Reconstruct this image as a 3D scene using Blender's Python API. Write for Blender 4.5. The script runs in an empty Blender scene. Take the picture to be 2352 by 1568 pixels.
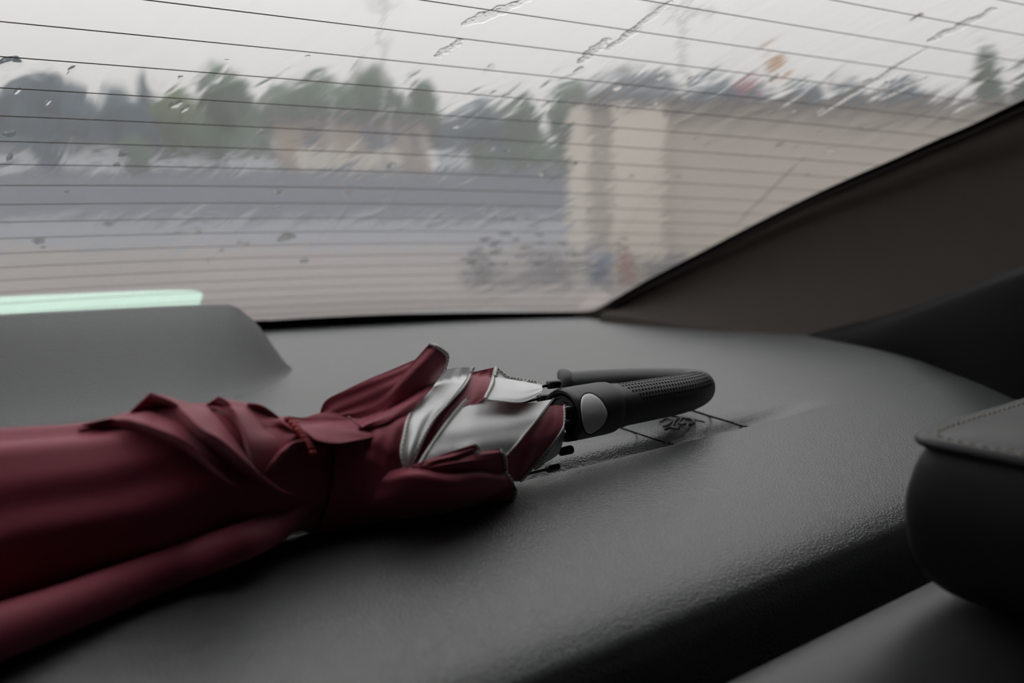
import bpy, bmesh, math, random
import numpy as np
from mathutils import Vector, noise

# ------------------------------------------------------------------ camera, world, exposure
F, PITCH, YAW, CAMZ = 2302.5, 0.14816, 0.69953, 0.19      # focal length in pixels of a 2352 wide frame
CX, CY = 1176.0, 784.0
sc = bpy.context.scene
col = sc.collection
cam_d = bpy.data.cameras.new('camera')
cam = bpy.data.objects.new('camera', cam_d)
col.objects.link(cam)
cam.location = (0, 0, CAMZ)
cam.rotation_euler = (math.pi/2 - PITCH, 0, -YAW)
cam_d.sensor_width = 36.0
cam_d.lens = F*36.0/2352.0
cam_d.clip_start = 0.02
cam_d.clip_end = 2000
cam_d.dof.use_dof = True
cam_d.dof.focus_distance = 0.64
cam_d.dof.aperture_fstop = 5.6
sc.camera = cam

SKY_LOW, SKY_HIGH = 0.68, 2.6
w = bpy.data.worlds.new('overcast_sky')
sc.world = w
w.use_nodes = True
nt = w.node_tree
nt.nodes.clear()
tc = nt.nodes.new('ShaderNodeTexCoord')
sp = nt.nodes.new('ShaderNodeSeparateXYZ')
nt.links.new(tc.outputs['Generated'], sp.inputs[0])
rp = nt.nodes.new('ShaderNodeValToRGB')
rp.color_ramp.interpolation = 'EASE'
rp.color_ramp.elements[0].position = 0.0
rp.color_ramp.elements[0].color = (SKY_LOW*1.0, SKY_LOW*.985, SKY_LOW*.965, 1)
rp.color_ramp.elements[1].position = 1.0
rp.color_ramp.elements[1].color = (SKY_HIGH, SKY_HIGH*1.0, SKY_HIGH*1.0, 1)
nt.links.new(sp.outputs['Z'], rp.inputs[0])
bg = nt.nodes.new('ShaderNodeBackground')
nt.links.new(rp.outputs[0], bg.inputs[0])
wo = nt.nodes.new('ShaderNodeOutputWorld')
nt.links.new(bg.outputs[0], wo.inputs[0])
sc.view_settings.view_transform = 'Standard'
sc.view_settings.look = 'None'
sc.view_settings.gamma = 1.0
sc.view_settings.use_curve_mapping = False
sc.view_settings.exposure = 0.0
sc.cycles.max_bounces = 10
sc.cycles.transmission_bounces = 8
sc.cycles.transparent_max_bounces = 12
sc.cycles.diffuse_bounces = 4
sc.cycles.sample_clamp_indirect = 4.0
sc.cycles.use_denoising = True

# ------------------------------------------------------------------ measuring helpers
# the car frame: X to the car's right side, Y to its rear, Z up, parcel shelf near z = 0
cyw, syw, cp, sp_ = math.cos(YAW), math.sin(YAW), math.cos(PITCH), math.sin(PITCH)
def ray(px, py):
    px = np.asarray(px, float); py = np.asarray(py, float)
    r = (px-CX)/F; u = (CY-py)/F
    fw = cp + u*sp_; z = -sp_ + u*cp
    return np.stack(np.broadcast_arrays(fw*syw + r*cyw, fw*cyw - r*syw, z), -1)
O = np.array([0, 0, CAMZ])
def on_z(px, py, z):
    d = ray(px, py); t = (np.asarray(z)-CAMZ)/d[..., 2]
    return O + d*t[..., None]
def on_y(px, py, y):
    d = ray(px, py); t = np.asarray(y)/d[..., 1]
    return O + d*t[..., None]
def on_x(px, py, x):
    d = ray(px, py); t = np.asarray(x)/d[..., 0]
    return O + d*t[..., None]
def proj(P):
    P = np.asarray(P, float)
    X, Y, Z = P[..., 0], P[..., 1], P[..., 2]-CAMZ
    r = X*cyw - Y*syw; fw = X*syw + Y*cyw
    d = fw*cp - Z*sp_; up = fw*sp_ + Z*cp
    return CX + F*r/d, CY - F*up/d
def out_pt(px, fwd, z):            # a point outdoors, fwd metres ahead of the lens
    r = (px-CX)/F*fwd
    return np.array([fwd*syw + r*cyw, fwd*cyw - r*syw, z])
def out_z(py, fwd):                # the height that a pixel row has at that distance
    u = (CY-py)/F
    return CAMZ + fwd*(-sp_+u*cp)/(cp+u*sp_)

# rear glass: a curved sheet, x across, i counts heater lines down the slope
G = dict(y0=.63149, z0=.30697, d=.03929, s=.4177, k1=.15427, k2=.02891, xc=.30552, k3=-2e-5, k4=-.0013)
def glass(x, i):
    x = np.asarray(x, float); i = np.asarray(i, float)
    u = x-G['xc']
    Y = G['y0'] + i*G['d']*math.cos(G['s']) - G['k1']*u*u + G['k4']*u*u*i
    Z = G['z0'] - i*G['d']*math.sin(G['s']) - G['k2']*u*u - G['k3']*i*i
    return np.stack(np.broadcast_arrays(x, Y, Z), -1)
def glass_n(x, i):
    e = 1e-3
    a = glass(x+e, i)-glass(x-e, i); b = glass(x, i+e)-glass(x, i-e)
    n = np.cross(a, b); n /= np.linalg.norm(n, axis=-1, keepdims=True)
    return np.where(n[..., 2:3] > 0, n, -n)
def on_glass(px, py):
    px = np.asarray(px, float); py = np.asarray(py, float)
    x = np.full(px.shape, .4); i = np.full(px.shape, 6.)
    for _ in range(40):
        P = glass(x, i); a, b = proj(P)
        a1, b1 = proj(glass(x+1e-4, i)); a2, b2 = proj(glass(x, i+1e-3))
        J11, J21 = (a1-a)/1e-4, (b1-b)/1e-4; J12, J22 = (a2-a)/1e-3, (b2-b)/1e-3
        ex, ey = px-a, py-b
        D = J11*J22-J12*J21
        x = x+np.clip((ex*J22-ey*J12)/D, -.1, .1); i = i+np.clip((ey*J11-ex*J21)/D, -2, 2)
    return x, i

def smooth(x, a, b):
    t = np.clip((np.asarray(x, float)-a)/(b-a), 0, 1)
    return t*t*(3-2*t)
def catmull(P, n):
    """resample the control points P[k,...] to n samples along axis 0"""
    P = np.asarray(P, float); k = len(P)
    if k == 2:
        t = np.linspace(0, 1, n).reshape((-1,)+(1,)*(P.ndim-1))
        return P[0]*(1-t)+P[1]*t
    Q = np.concatenate([[2*P[0]-P[1]], P, [2*P[-1]-P[-2]]])
    s = np.linspace(0, k-1-1e-9, n); i = s.astype(int); t = (s-i).reshape((-1,)+(1,)*(P.ndim-1))
    a, b, c, d = Q[i], Q[i+1], Q[i+2], Q[i+3]
    return .5*((2*b)+(-a+c)*t+(2*a-5*b+4*c-d)*t*t+(-a+3*b-3*c+d)*t**3)
def even(P, n):
    """catmull through P with arc-length spacing of the first two coordinates"""
    D = catmull(P, 400)
    L = np.concatenate([[0], np.cumsum(np.linalg.norm(np.diff(D[:, :2], axis=0), axis=1))])
    s = np.linspace(0, L[-1], n)
    return np.stack([np.interp(s, L, D[:, k]) for k in range(D.shape[1])], -1)

# ------------------------------------------------------------------ materials
def srgb(r, g, b):
    f = lambda c: (c/255/12.92) if c/255 <= .04045 else ((c/255+.055)/1.055)**2.4
    return (f(r), f(g), f(b), 1)
def mat(name, color, rough=.5, metal=0., spec=.5, var=0., var_scale=20., bump=0., bump_scale=400., bump_kind='noise', sheen=0., coat=0., dist=.001):
    m = bpy.data.materials.new(name); m.use_nodes = True
    t = m.node_tree; n = t.nodes; b = n['Principled BSDF']
    b.inputs['Base Color'].default_value = color
    b.inputs['Roughness'].default_value = rough
    b.inputs['Metallic'].default_value = metal
    b.inputs['Specular IOR Level'].default_value = spec
    if sheen: b.inputs['Sheen Weight'].default_value = sheen; b.inputs['Sheen Roughness'].default_value = .4; b.inputs['Sheen Tint'].default_value = (1, .55, .62, 1)
    if coat: b.inputs['Coat Weight'].default_value = coat; b.inputs['Coat Roughness'].default_value = .2
    c = n.new('ShaderNodeTexCoord')
    if var:
        x = n.new('ShaderNodeTexNoise'); x.inputs['Scale'].default_value = var_scale; x.inputs['Detail'].default_value = 5
        t.links.new(c.outputs['Object'], x.inputs['Vector'])
        mx = n.new('ShaderNodeMix'); mx.data_type = 'RGBA'
        k = [max(0, q*(1-var)) for q in color[:3]]; h = [q*(1+var) for q in color[:3]]
        mx.inputs['A'].default_value = (*k, 1); mx.inputs['B'].default_value = (*h, 1)
        t.links.new(x.outputs['Fac'], mx.inputs['Factor']); t.links.new(mx.outputs['Result'], b.inputs['Base Color'])
    if bump:
        if bump_kind == 'leather':
            x = n.new('ShaderNodeTexVoronoi'); x.feature = 'DISTANCE_TO_EDGE'; x.inputs['Scale'].default_value = bump_scale
            dn = n.new('ShaderNodeTexNoise'); dn.inputs['Scale'].default_value = bump_scale*.6
            t.links.new(c.outputs['Object'], dn.inputs['Vector'])
            ad = n.new('ShaderNodeVectorMath'); ad.operation = 'MULTIPLY_ADD'
            ad.inputs[1].default_value = (.0006,)*3
            t.links.new(dn.outputs['Color'], ad.inputs[0]); t.links.new(c.outputs['Object'], ad.inputs[2])
            t.links.new(ad.outputs[0], x.inputs['Vector'])
            mr = n.new('ShaderNodeMapRange'); mr.inputs['From Max'].default_value = .35
            t.links.new(x.outputs['Distance'], mr.inputs['Value']); src = mr.outputs[0]
        else:
            x = n.new('ShaderNodeTexNoise'); x.inputs['Scale'].default_value = bump_scale; x.inputs['Detail'].default_value = 3
            t.links.new(c.outputs['Object'], x.inputs['Vector']); src = x.outputs['Fac']
        bp = n.new('ShaderNodeBump'); bp.inputs['Strength'].default_value = bump; bp.inputs['Distance'].default_value = dist
        t.links.new(src, bp.inputs['Height']); t.links.new(bp.outputs['Normal'], b.inputs['Normal'])
    return m

M = {}
M['shelf'] = mat('grained_shelf_vinyl', (.05, .052, .054, 1), .43, spec=.9, var=.06, var_scale=6, bump=.4, bump_scale=400, bump_kind='leather', dist=.0004)
M['seat'] = mat('dark_seat_leather', (.020, .021, .023, 1), .42, spec=.35, bump=.25, bump_scale=600, bump_kind='leather', dist=.0003)
M['head_shaded'] = mat('headrest_leather_shaded', (.010, .010, .011, 1), .55, spec=.25, bump=.2, bump_scale=600, bump_kind='leather', dist=.0003)  # darker copy of the headrest leather, side shade put into its colour
M['cover'] = mat('cover_grained_vinyl', (.04, .042, .044, 1), .5, spec=.6, bump=.55, bump_scale=330, bump_kind='leather', dist=.0004)
M['seat2'] = mat('seat_back_leather', (.06, .061, .065, 1), .42, spec=.55, bump=.25, bump_scale=600, bump_kind='leather', dist=.0003)
M['pillar'] = mat('beige_pillar_fabric', (.038, .030, .025, 1), .8, spec=.2, var=.12, var_scale=30, bump=.2, bump_scale=900)
M['dark_trim'] = mat('black_trim_plastic', (.006, .006, .0065, 1), .7, spec=.08, bump=.1, bump_scale=700)
M['roof'] = mat('roof_lining', (.035, .03, .026, 1), .9, spec=.1, bump=.2, bump_scale=600)
M['frit'] = mat('black_window_seal', (.004, .004, .005, 1), .6, spec=.15)
M['wire'] = mat('brown_heater_line', (.07, .05, .036, 1), .6, spec=.2)
M['maroon'] = mat('maroon_umbrella_cloth', (.245, .046, .068, 1), .55, spec=.25, var=.05, var_scale=40, bump=.12, bump_scale=1800, sheen=.3, dist=.0002)
M['silver'] = mat('silver_coated_cloth', (.74, .74, .75, 1), .45, metal=.1, spec=.5, var=.08, var_scale=60, bump=.25, bump_scale=260, dist=.0006)
M['hem'] = mat('pale_hem_tape', (.62, .62, .60, 1), .6, spec=.3, var=.2, var_scale=300, bump=.5, bump_scale=900, dist=.0004)
M['stitch'] = mat('grey_stitching', (.12, .115, .105, 1), .7)
M['red'] = mat('red_frayed_edge', (.30, .015, .02, 1), .6, var=.5, var_scale=500, bump=.8, bump_scale=1200)
M['rubber'] = mat('black_rubber_handle', (.014, .015, .017, 1), .48, spec=.5, bump=.06, bump_scale=1500)
M['plastic'] = mat('black_gloss_plastic', (.012, .012, .014, 1), .28, spec=.5)
M['hole'] = mat('dark_dimple', (.002, .002, .002, 1), .7, spec=.1)
M['button'] = mat('satin_silver_button', (.55, .55, .55, 1), .5, metal=.2, spec=.5, bump=.05, bump_scale=900)
M['steel'] = mat('steel_shaft', (.3, .3, .31, 1), .3, metal=1)
M['groove'] = mat('dark_groove', (.012, .012, .012, 1), .8, spec=.1)
M['mark'] = mat('embossed_mark_grey', (.035, .036, .037, 1), .5)  # shadows of the relief are put into this darker grey
M['thread'] = mat('beige_thread', (.45, .38, .27, 1), .7)

def glass_mat():
    m = bpy.data.materials.new('wet_rear_glass'); m.use_nodes = True
    t = m.node_tree; n = t.nodes; n.clear()
    o = n.new('ShaderNodeOutputMaterial')
    c = n.new('ShaderNodeTexCoord')
    mp = n.new('ShaderNodeMapping'); mp.inputs['Scale'].default_value = (26, 10, 30)   # runs stretch down the slope
    t.links.new(c.outputs['UV'], mp.inputs['Vector'])
    a = n.new('ShaderNodeTexNoise'); a.inputs['Scale'].default_value = 1.; a.inputs['Detail'].default_value = 2.; a.inputs['Distortion'].default_value = .8
    t.links.new(mp.outputs[0], a.inputs['Vector'])
    bp = n.new('ShaderNodeBump'); bp.inputs['Strength'].default_value = 1.; bp.inputs['Distance'].default_value = .00025
    t.links.new(a.outputs['Fac'], bp.inputs['Height'])
    g = n.new('ShaderNodeBsdfGlass'); g.inputs['IOR'].default_value = 1.45; g.inputs['Roughness'].default_value = 0.05
    g.inputs['Color'].default_value = (.95, .95, .95, 1)
    t.links.new(bp.outputs[0], g.inputs['Normal'])
    tl = n.new('ShaderNodeBsdfTranslucent'); tl.inputs['Color'].default_value = (.8, .78, .76, 1)
    mx = n.new('ShaderNodeMixShader'); mx.inputs[0].default_value = .09
    t.links.new(g.outputs[0], mx.inputs[1]); t.links.new(tl.outputs[0], mx.inputs[2])
    t.links.new(mx.outputs[0], o.inputs[0])
    return m
def glass_in_mat():
    m = bpy.data.materials.new('rear_glass_inner_face'); m.use_nodes = True
    t = m.node_tree; n = t.nodes; n.clear()
    o = n.new('ShaderNodeOutputMaterial')
    g = n.new('ShaderNodeBsdfGlass'); g.inputs['IOR'].default_value = 1.45; g.inputs['Roughness'].default_value = 0.0
    t.links.new(g.outputs[0], o.inputs[0])
    return m
def water_mat():
    m = bpy.data.materials.new('rain_water'); m.use_nodes = True
    t = m.node_tree; n = t.nodes; n.clear()
    o = n.new('ShaderNodeOutputMaterial')
    g = n.new('ShaderNodeBsdfGlass'); g.inputs['IOR'].default_value = 1.33; g.inputs['Roughness'].default_value = 0.0
    t.links.new(g.outputs[0], o.inputs[0])
    return m
def reflection_mat():
    m = bpy.data.materials.new('mint_reflection_film'); m.use_nodes = True
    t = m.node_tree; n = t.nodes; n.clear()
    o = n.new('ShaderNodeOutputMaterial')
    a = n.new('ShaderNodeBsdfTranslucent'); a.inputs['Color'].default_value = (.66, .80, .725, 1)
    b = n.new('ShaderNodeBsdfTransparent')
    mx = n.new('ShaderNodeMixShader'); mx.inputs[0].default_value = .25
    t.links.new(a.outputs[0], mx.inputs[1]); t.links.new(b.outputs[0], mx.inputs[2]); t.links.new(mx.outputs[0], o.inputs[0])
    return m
M['glass'] = glass_mat(); M['glass_in'] = glass_in_mat(); M['water'] = water_mat(); M['strip'] = reflection_mat()

# ------------------------------------------------------------------ mesh helpers
class MB:
    def __init__(s): s.v = []; s.f = []; s.mi = []
    def add(s, v, f, mi=0):
        k = len(s.v); s.v += [tuple(map(float, p)) for p in v]
        s.f += [tuple(k+int(j) for j in q) for q in f]; s.mi += [mi]*len(f)
    def grid(s, P, cu=False, cv=False, mi=0, flip=False):
        P = np.asarray(P, float); nu, nv = P.shape[:2]; f = []
        for a in range(nu if cu else nu-1):
            for b in range(nv if cv else nv-1):
                a2, b2 = (a+1) % nu, (b+1) % nv
                q = (a*nv+b, a2*nv+b, a2*nv+b2, a*nv+b2)
                f.append(q[::-1] if flip else q)
        s.add(P.reshape(-1, 3), f, mi)
    def tube(s, pts, radii, n=16, mi=0, cap=True):
        pts = np.asarray(pts, float); radii = np.broadcast_to(np.asarray(radii, float), (len(pts),))
        T = np.gradient(pts, axis=0); T /= np.linalg.norm(T, axis=1, keepdims=True)
        up = np.array([0, 0, 1.]) if abs(T[0][2]) < .9 else np.array([1., 0, 0])
        rings = []
        for p, t, r in zip(pts, T, radii):
            a = np.cross(t, up); a /= np.linalg.norm(a); b = np.cross(a, t); up = b
            th = np.linspace(0, 2*np.pi, n, endpoint=False)[:, None]
            rings.append(p + r*(np.cos(th)*a + np.sin(th)*b))
        s.grid(np.array(rings), cv=True, mi=mi)
        if cap:
            k = len(s.v)
            s.f.append(tuple(range(k-n, k))); s.mi.append(mi)
            k0 = k-n*len(pts); s.f.append(tuple(range(k0, k0+n))[::-1]); s.mi.append(mi)
    def box(s, c, size, axes=None, mi=0):
        c = np.asarray(c, float); h = np.asarray(size, float)/2
        A = np.eye(3) if axes is None else np.asarray(axes, float)
        v = [c + (x*h[0])*A[0] + (y*h[1])*A[1] + (z*h[2])*A[2] for x in (-1, 1) for y in (-1, 1) for z in (-1, 1)]
        s.add(v, [(0, 1, 3, 2), (4, 6, 7, 5), (0, 4, 5, 1), (2, 3, 7, 6), (0, 2, 6, 4), (1, 5, 7, 3)], mi)
    def build(s, name, mats, parent=None, smooth=True, sharp=None, weld=False, keep=False):
        me = bpy.data.meshes.new(name)
        base = np.array(parent_loc(parent))
        me.from_pydata([tuple(np.array(p)-base) for p in s.v], [], s.f)
        for m in (mats if isinstance(mats, (list, tuple)) else [mats]): me.materials.append(m)
        me.polygons.foreach_set('material_index', s.mi)
        bm = bmesh.new(); bm.from_mesh(me)
        if weld: bmesh.ops.remove_doubles(bm, verts=bm.verts, dist=2e-6)
        if not keep: bmesh.ops.recalc_face_normals(bm, faces=bm.faces)
        if weld:                                        # water must face outwards: make the enclosed volume positive
            c0 = sum((v.co for v in bm.verts), Vector())/len(bm.verts); vol = 0.
            for f in bm.faces:
                q = [v.co-c0 for v in f.verts]
                vol += sum(q[0].dot(q[k].cross(q[k+1])) for k in range(1, len(q)-1))
            if vol < 0: bmesh.ops.reverse_faces(bm, faces=bm.faces)
        bm.to_mesh(me); bm.free()
        me.polygons.foreach_set('use_smooth', [smooth]*len(me.polygons))
        if smooth and sharp: me.set_sharp_from_angle(angle=math.radians(sharp))
        o = bpy.data.objects.new(name, me); col.objects.link(o)
        if parent: o.parent = parent
        return o
def parent_loc(p):
    l = Vector((0, 0, 0))
    while p is not None:
        l = l + p.location; p = p.parent
    return tuple(l)
def empty(name, loc):
    o = bpy.data.objects.new(name, None); col.objects.link(o); o.location = tuple(map(float, loc)); o.empty_display_size = .05
    return o
def tag(o, label=None, cat=None, group=None, kind=None):
    if label: o['label'] = label
    if cat: o['category'] = cat
    if group: o['group'] = group
    if kind: o['kind'] = kind
    return o
def struct(o): o['kind'] = 'structure'; return o

# ------------------------------------------------------------------ parcel shelf
PROF = np.array([(.283, -.30), (.283, -.10), (.284, -.03), (.288, -.012), (.297, -.004), (.315, .0025), (.35, .0095), (.40, .0158), (.43, .018), (.4435, .0175),
                 (.450, .011), (.456, .0065), (.464, .009), (.473, .016), (.487, .020), (.52, .022), (.60, .020), (.75, .010), (.90, 0), (1.15, 0), (1.40, 0)])
FLAT = np.interp(PROF[:, 0], [.283, .43, .52, 1.4], [0, .018, .022, .022])
def shelf_profile():
    P = catmull(PROF, 260)
    return P
def shelf_z(x, y, z):
    """the groove behind the front roll fades out towards the right side"""
    f = smooth(x, .60, .74)
    zz = np.where((y > .44) & (y < .50), z*(1-f) + (.0178+.004*(y-.44)/.06)*f, z)
    # gentle dish of the shelf and rise against the side trim
    return zz - .02*(x-.3055)**2*smooth(y, .85, 1.15)
prof = shelf_profile()
xs = np.concatenate([np.linspace(-.5, .5, 60), np.linspace(.51, 1.14, 80)])
P = np.zeros((len(xs), len(prof), 3))
for a, x in enumerate(xs):
    P[a, :, 0] = x; P[a, :, 1] = prof[:, 0]; P[a, :, 2] = shelf_z(np.full(len(prof), x), prof[:, 0], prof[:, 1])
shelf = empty('parcel_shelf', (.3, .8, 0))
tag(shelf, 'grey grained rear parcel shelf with a padded front roll below the rear window', 'shelf')
mb = MB(); mb.grid(P); mb.build('shelf_panel', M['shelf'], shelf)
def shelf_h(x, y):
    return float(shelf_z(np.array([x]), np.array([y]), np.array([np.interp(y, prof[:, 0], prof[:, 1])]))[0])
def on_shelf(px, py, lift=0.):
    z = 0.01
    for _ in range(12):
        p = on_z(px, py, z); z = shelf_h(p[0], p[1])
    p = p.copy(); p[2] += lift
    return p
# anchor cover set in the shelf behind the handle: seams and an embossed mark
def shelf_line(name, pts, wd, mt, lift=.0003, n=24):
    mb = MB(); D = catmull(np.array(pts, float), n)
    Q = np.array([on_shelf(a, b, lift) for a, b in D]); mb.tube(Q, wd, 6); return mb.build(name, mt, shelf)
shelf_line('cover_seam', [(1425, 983), (1470, 998), (1515, 1013), (1550, 1022)], .0006, M['groove'])
shelf_line('cover_seam', [(1575, 938), (1620, 953), (1670, 968), (1705, 979), (1730, 981)], .0007, M['groove'])
shelf_line('cover_seam', [(1485, 946), (1540, 955), (1590, 964), (1618, 970)], .0006, M['groove'])
for pts in ([(1516, 970), (1530, 962), (1545, 966), (1536, 976), (1524, 980)], [(1545, 980), (1552, 966), (1566, 960), (1560, 972), (1574, 974)],
            [(1528, 986), (1542, 982), (1560, 984)], [(1574, 962), (1588, 964), (1594, 970), (1584, 976)]):
    shelf_line('embossed_mark', pts, .0011, M['mark'], .0002)

# ------------------------------------------------------------------ rear window
EDGE_IN = [(1300, 713.5), (1345, 712), (1367, 708), (1390, 696), (1484, 641), (1625, 567), (1719, 518), (1836, 459), (1943, 409), (2047, 364), (2140, 322), (2234, 281), (2352, 224)]
EDGE_OUT = [(1300, 722), (1350, 721), (1378, 718), (1400, 706), (1490, 656), (1625, 585), (1719, 535), (1836, 474), (1943, 426), (2047, 382), (2140, 341), (2234, 301), (2352, 247)]
BOT_IN = [(560, 734), (620, 732), (700, 727), (800, 722), (900, 718), (1000, 716), (1100, 714.5), (1200, 714)]
BOT_OUT = [(560, 750), (620, 745), (700, 741), (800, 735), (900, 730), (1000, 727), (1100, 724), (1200, 723)]
GTOP = -7.4                        # heater line count at the upper end of the glass
def edge_xi(pts):
    a = np.array(pts, float); x, i = on_glass(a[:, 0], a[:, 1]); return np.stack([x, i], -1)
ei, eo = edge_xi(BOT_IN+EDGE_IN), edge_xi(BOT_OUT+EDGE_OUT)
def extend(e):
    d = (e[-1]-e[-4]); k = (GTOP-e[-1][1])/d[1]
    more = np.array([e[-1]+d*k*.5, e[-1]+d*k])
    xc = G['xc']; e = e[e[:, 0] > xc+.02]
    full = np.concatenate([[(xc, e[0][1])], e, more])
    return full
ei, eo = extend(ei), extend(eo)
GX1 = eo[:, 0].max()+.02
win = struct(empty('window_1', glass(G['xc'], 6)))
def pane(sgn_off, uvn=(150, 90)):
    X = np.linspace(2*G['xc']-GX1, GX1, uvn[0]); I = np.linspace(GTOP-.3, eo[:, 1].max()+1.1, uvn[1])
    XX, II = np.meshgrid(X, I, indexing='ij')
    return XX, II, glass(XX, II)+glass_n(XX, II)*sgn_off
def pane_obj(name, off, m):
    XX, II, PP = pane(off)
    mb = MB(); mb.grid(PP)
    o = mb.build(name, m, win)
    uv = o.data.uv_layers.new(name='UVMap')
    pts = np.stack([XX.ravel(), II.ravel()*G['d']], -1)
    li = np.zeros(len(o.data.loops), int); o.data.loops.foreach_get('vertex_index', li)
    uv.data.foreach_set('uv', pts[li].astype(np.float32).ravel())
    return o
THK = .0035
def pane_closed():
    """one closed sheet of glass: inner face, outer face and rim"""
    XX, II, A = pane(0.); _, _, B = pane(THK)
    nu, nv = A.shape[:2]
    v = np.concatenate([A.reshape(-1, 3), B.reshape(-1, 3)]); N = nu*nv
    f = []; mi = []
    for a in range(nu-1):
        for b in range(nv-1):
            q = (a*nv+b, (a+1)*nv+b, (a+1)*nv+b+1, a*nv+b+1)
            f.append(q); mi.append(1); f.append(tuple(N+k for k in q[::-1])); mi.append(0)
    rim = [a*nv for a in range(nu)]+[(nu-1)*nv+b for b in range(1, nv)]+[a*nv+nv-1 for a in range(nu-2, -1, -1)]+[b for b in range(nv-2, 0, -1)]
    for k in range(len(rim)):
        p, q = rim[k], rim[(k+1) % len(rim)]; f.append((p, q, q+N, p+N)); mi.append(1)
    mb = MB(); mb.v = [tuple(p) for p in v]; mb.f = f; mb.mi = mi
    o = mb.build('glass_pane', [M['glass'], M['glass_in']], win)
    uv = o.data.uv_layers.new(name='UVMap')
    pts = np.stack([XX.ravel(), II.ravel()*G['d']], -1); pts = np.concatenate([pts, pts])
    li = np.zeros(len(o.data.loops), int); o.data.loops.foreach_get('vertex_index', li)
    uv.data.foreach_set('uv', pts[li].astype(np.float32).ravel())
    return o
pane_closed()
# black band printed along the rim, on the inside of the glass
def mirror(e): return np.stack([2*G['xc']-e[:, 0], e[:, 1]], -1)
def band(e_in, e_out, name):
    n = 160
    a = catmull(e_in, n); b = catmull(e_out, n)
    R = []
    for k in np.linspace(0, 1, 4):
        q = a*(1-k)+b*k; R.append(glass(q[:, 0], q[:, 1])-glass_n(q[:, 0], q[:, 1])*.002)
    far = b.copy(); far[:, 0] += np.sign(b[:, 0]-G['xc'])*.03*(np.abs(b[:, 0]-G['xc']) > .1); far[:, 1] += 1.2*smooth(b[:, 1], 16, 18)
    R.append(glass(far[:, 0], far[:, 1])-glass_n(far[:, 0], far[:, 1])*.002)
    mb = MB(); mb.grid(np.array(R)); o = mb.build(name, M['frit'], win); return o
band(ei, eo, 'window_seal'); band(mirror(ei), mirror(eo), 'window_seal')
# toothed dot edge of the printed band
mb = MB()
D = even(ei[8:], 260)
for k in range(1, 259):
    x, i = D[k]; p = glass(x, i)-glass_n(x, i)*.0021
    t = glass(D[k+1][0], D[k+1][1])-glass(D[k-1][0], D[k-1][1]); t /= np.linalg.norm(t)
    n_ = np.cross(glass_n(x, i), t); n_ = n_ if n_[0] < 0 else -n_
    r = .0010*(1-.5*(k < 90))
    v = [p-t*r*.7-n_*r, p+t*r*.7-n_*r, p+t*r*.5+n_*r*1.6, p-t*r*.5+n_*r*1.6]
    mb.add(v, [(0, 1, 2, 3)])
o = mb.build('dotted_edge', M['frit'], win); o['kind'] = 'stuff'
# heater lines
for k in range(-7, 19):
    ii = ei[:, 1]; xx = ei[:, 0]
    o_ = np.argsort(ii); x1 = float(np.interp(k, ii[o_], xx[o_]))
    x0 = 2*G['xc']-x1
    X = np.linspace(x0, x1, 90)
    nn = glass_n(X, np.full(90, float(k)))
    dv = glass(X, np.full(90, k+.01))-glass(X, np.full(90, float(k))); dv /= np.linalg.norm(dv, axis=1, keepdims=True)
    c0 = glass(X, np.full(90, float(k)))-nn*.0012
    h = .00033
    ring = np.stack([c0-dv*h-nn*.0002, c0+dv*h-nn*.0002, c0+dv*h+nn*.0002, c0-dv*h+nn*.0002], 1)
    mb = MB(); mb.grid(ring, cv=True); mb.build('heater_line', M['wire'], win, smooth=False)

# brake light reflection low on the glass, painted as a mint film
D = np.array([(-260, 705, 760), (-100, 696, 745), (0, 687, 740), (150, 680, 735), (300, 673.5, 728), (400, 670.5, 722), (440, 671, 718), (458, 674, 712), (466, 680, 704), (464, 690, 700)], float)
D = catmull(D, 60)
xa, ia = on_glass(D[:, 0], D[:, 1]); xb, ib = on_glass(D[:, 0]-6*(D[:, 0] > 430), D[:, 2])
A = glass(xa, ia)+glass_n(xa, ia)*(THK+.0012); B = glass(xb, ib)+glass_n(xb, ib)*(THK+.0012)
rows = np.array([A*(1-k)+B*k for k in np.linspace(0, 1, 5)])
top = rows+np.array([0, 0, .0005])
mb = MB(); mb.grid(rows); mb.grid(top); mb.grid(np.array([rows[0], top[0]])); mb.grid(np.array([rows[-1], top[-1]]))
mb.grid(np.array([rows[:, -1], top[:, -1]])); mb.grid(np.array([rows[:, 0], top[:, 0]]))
tag(mb.build('mint_reflection', M['strip']), 'pale mint green painted reflection low on the rear glass above the brake light cover', 'strip')

# ------------------------------------------------------------------ car shell
BOT_PIL = [(1378, 719), (1450, 731), (1600, 756), (1750, 780), (1880, 799), (2050, 822), (2200, 841), (2352, 861)]
bp_ = np.array([on_z(a, b, .0) for a, b in BOT_PIL])
def pillar(sign):
    """trim between the side edge of the glass and the shelf"""
    n = 120
    e = eo[[k for k in range(len(eo)) if eo[k, 1] < 18.45 and eo[k, 0] > .8]]
    T2 = catmull(e, n)
    T = glass(T2[:, 0], T2[:, 1])-glass_n(T2[:, 0], T2[:, 1])*.003
    B = catmull(np.concatenate([bp_, [(1.075, .25, -.01), (1.06, .05, -.02), (1.04, -.2, -.03)]]), n)
    # pair by y so that the ruled surface does not skew
    yT = T[:, 1]; tp = np.linspace(0, 1, n)
    R = []
    for k in np.linspace(0, 1, 26):
        q = T*(1-k)+B*k
        bul = math.sin(math.pi*k)*.018 - .012*math.exp(-((k-.06)/.05)**2)
        q = q.copy(); q[:, 0] += bul
        R.append(q)
    R = np.array(R)
    R = np.concatenate([R, [R[-1]+np.array([0.004, 0, -.06])]])
    return R
R = pillar(1)
mb = MB(); mb.grid(R); struct(mb.build('wall_right', M['pillar']))
L = R.copy(); L[..., 0] = 2*G['xc']-L[..., 0]
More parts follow.
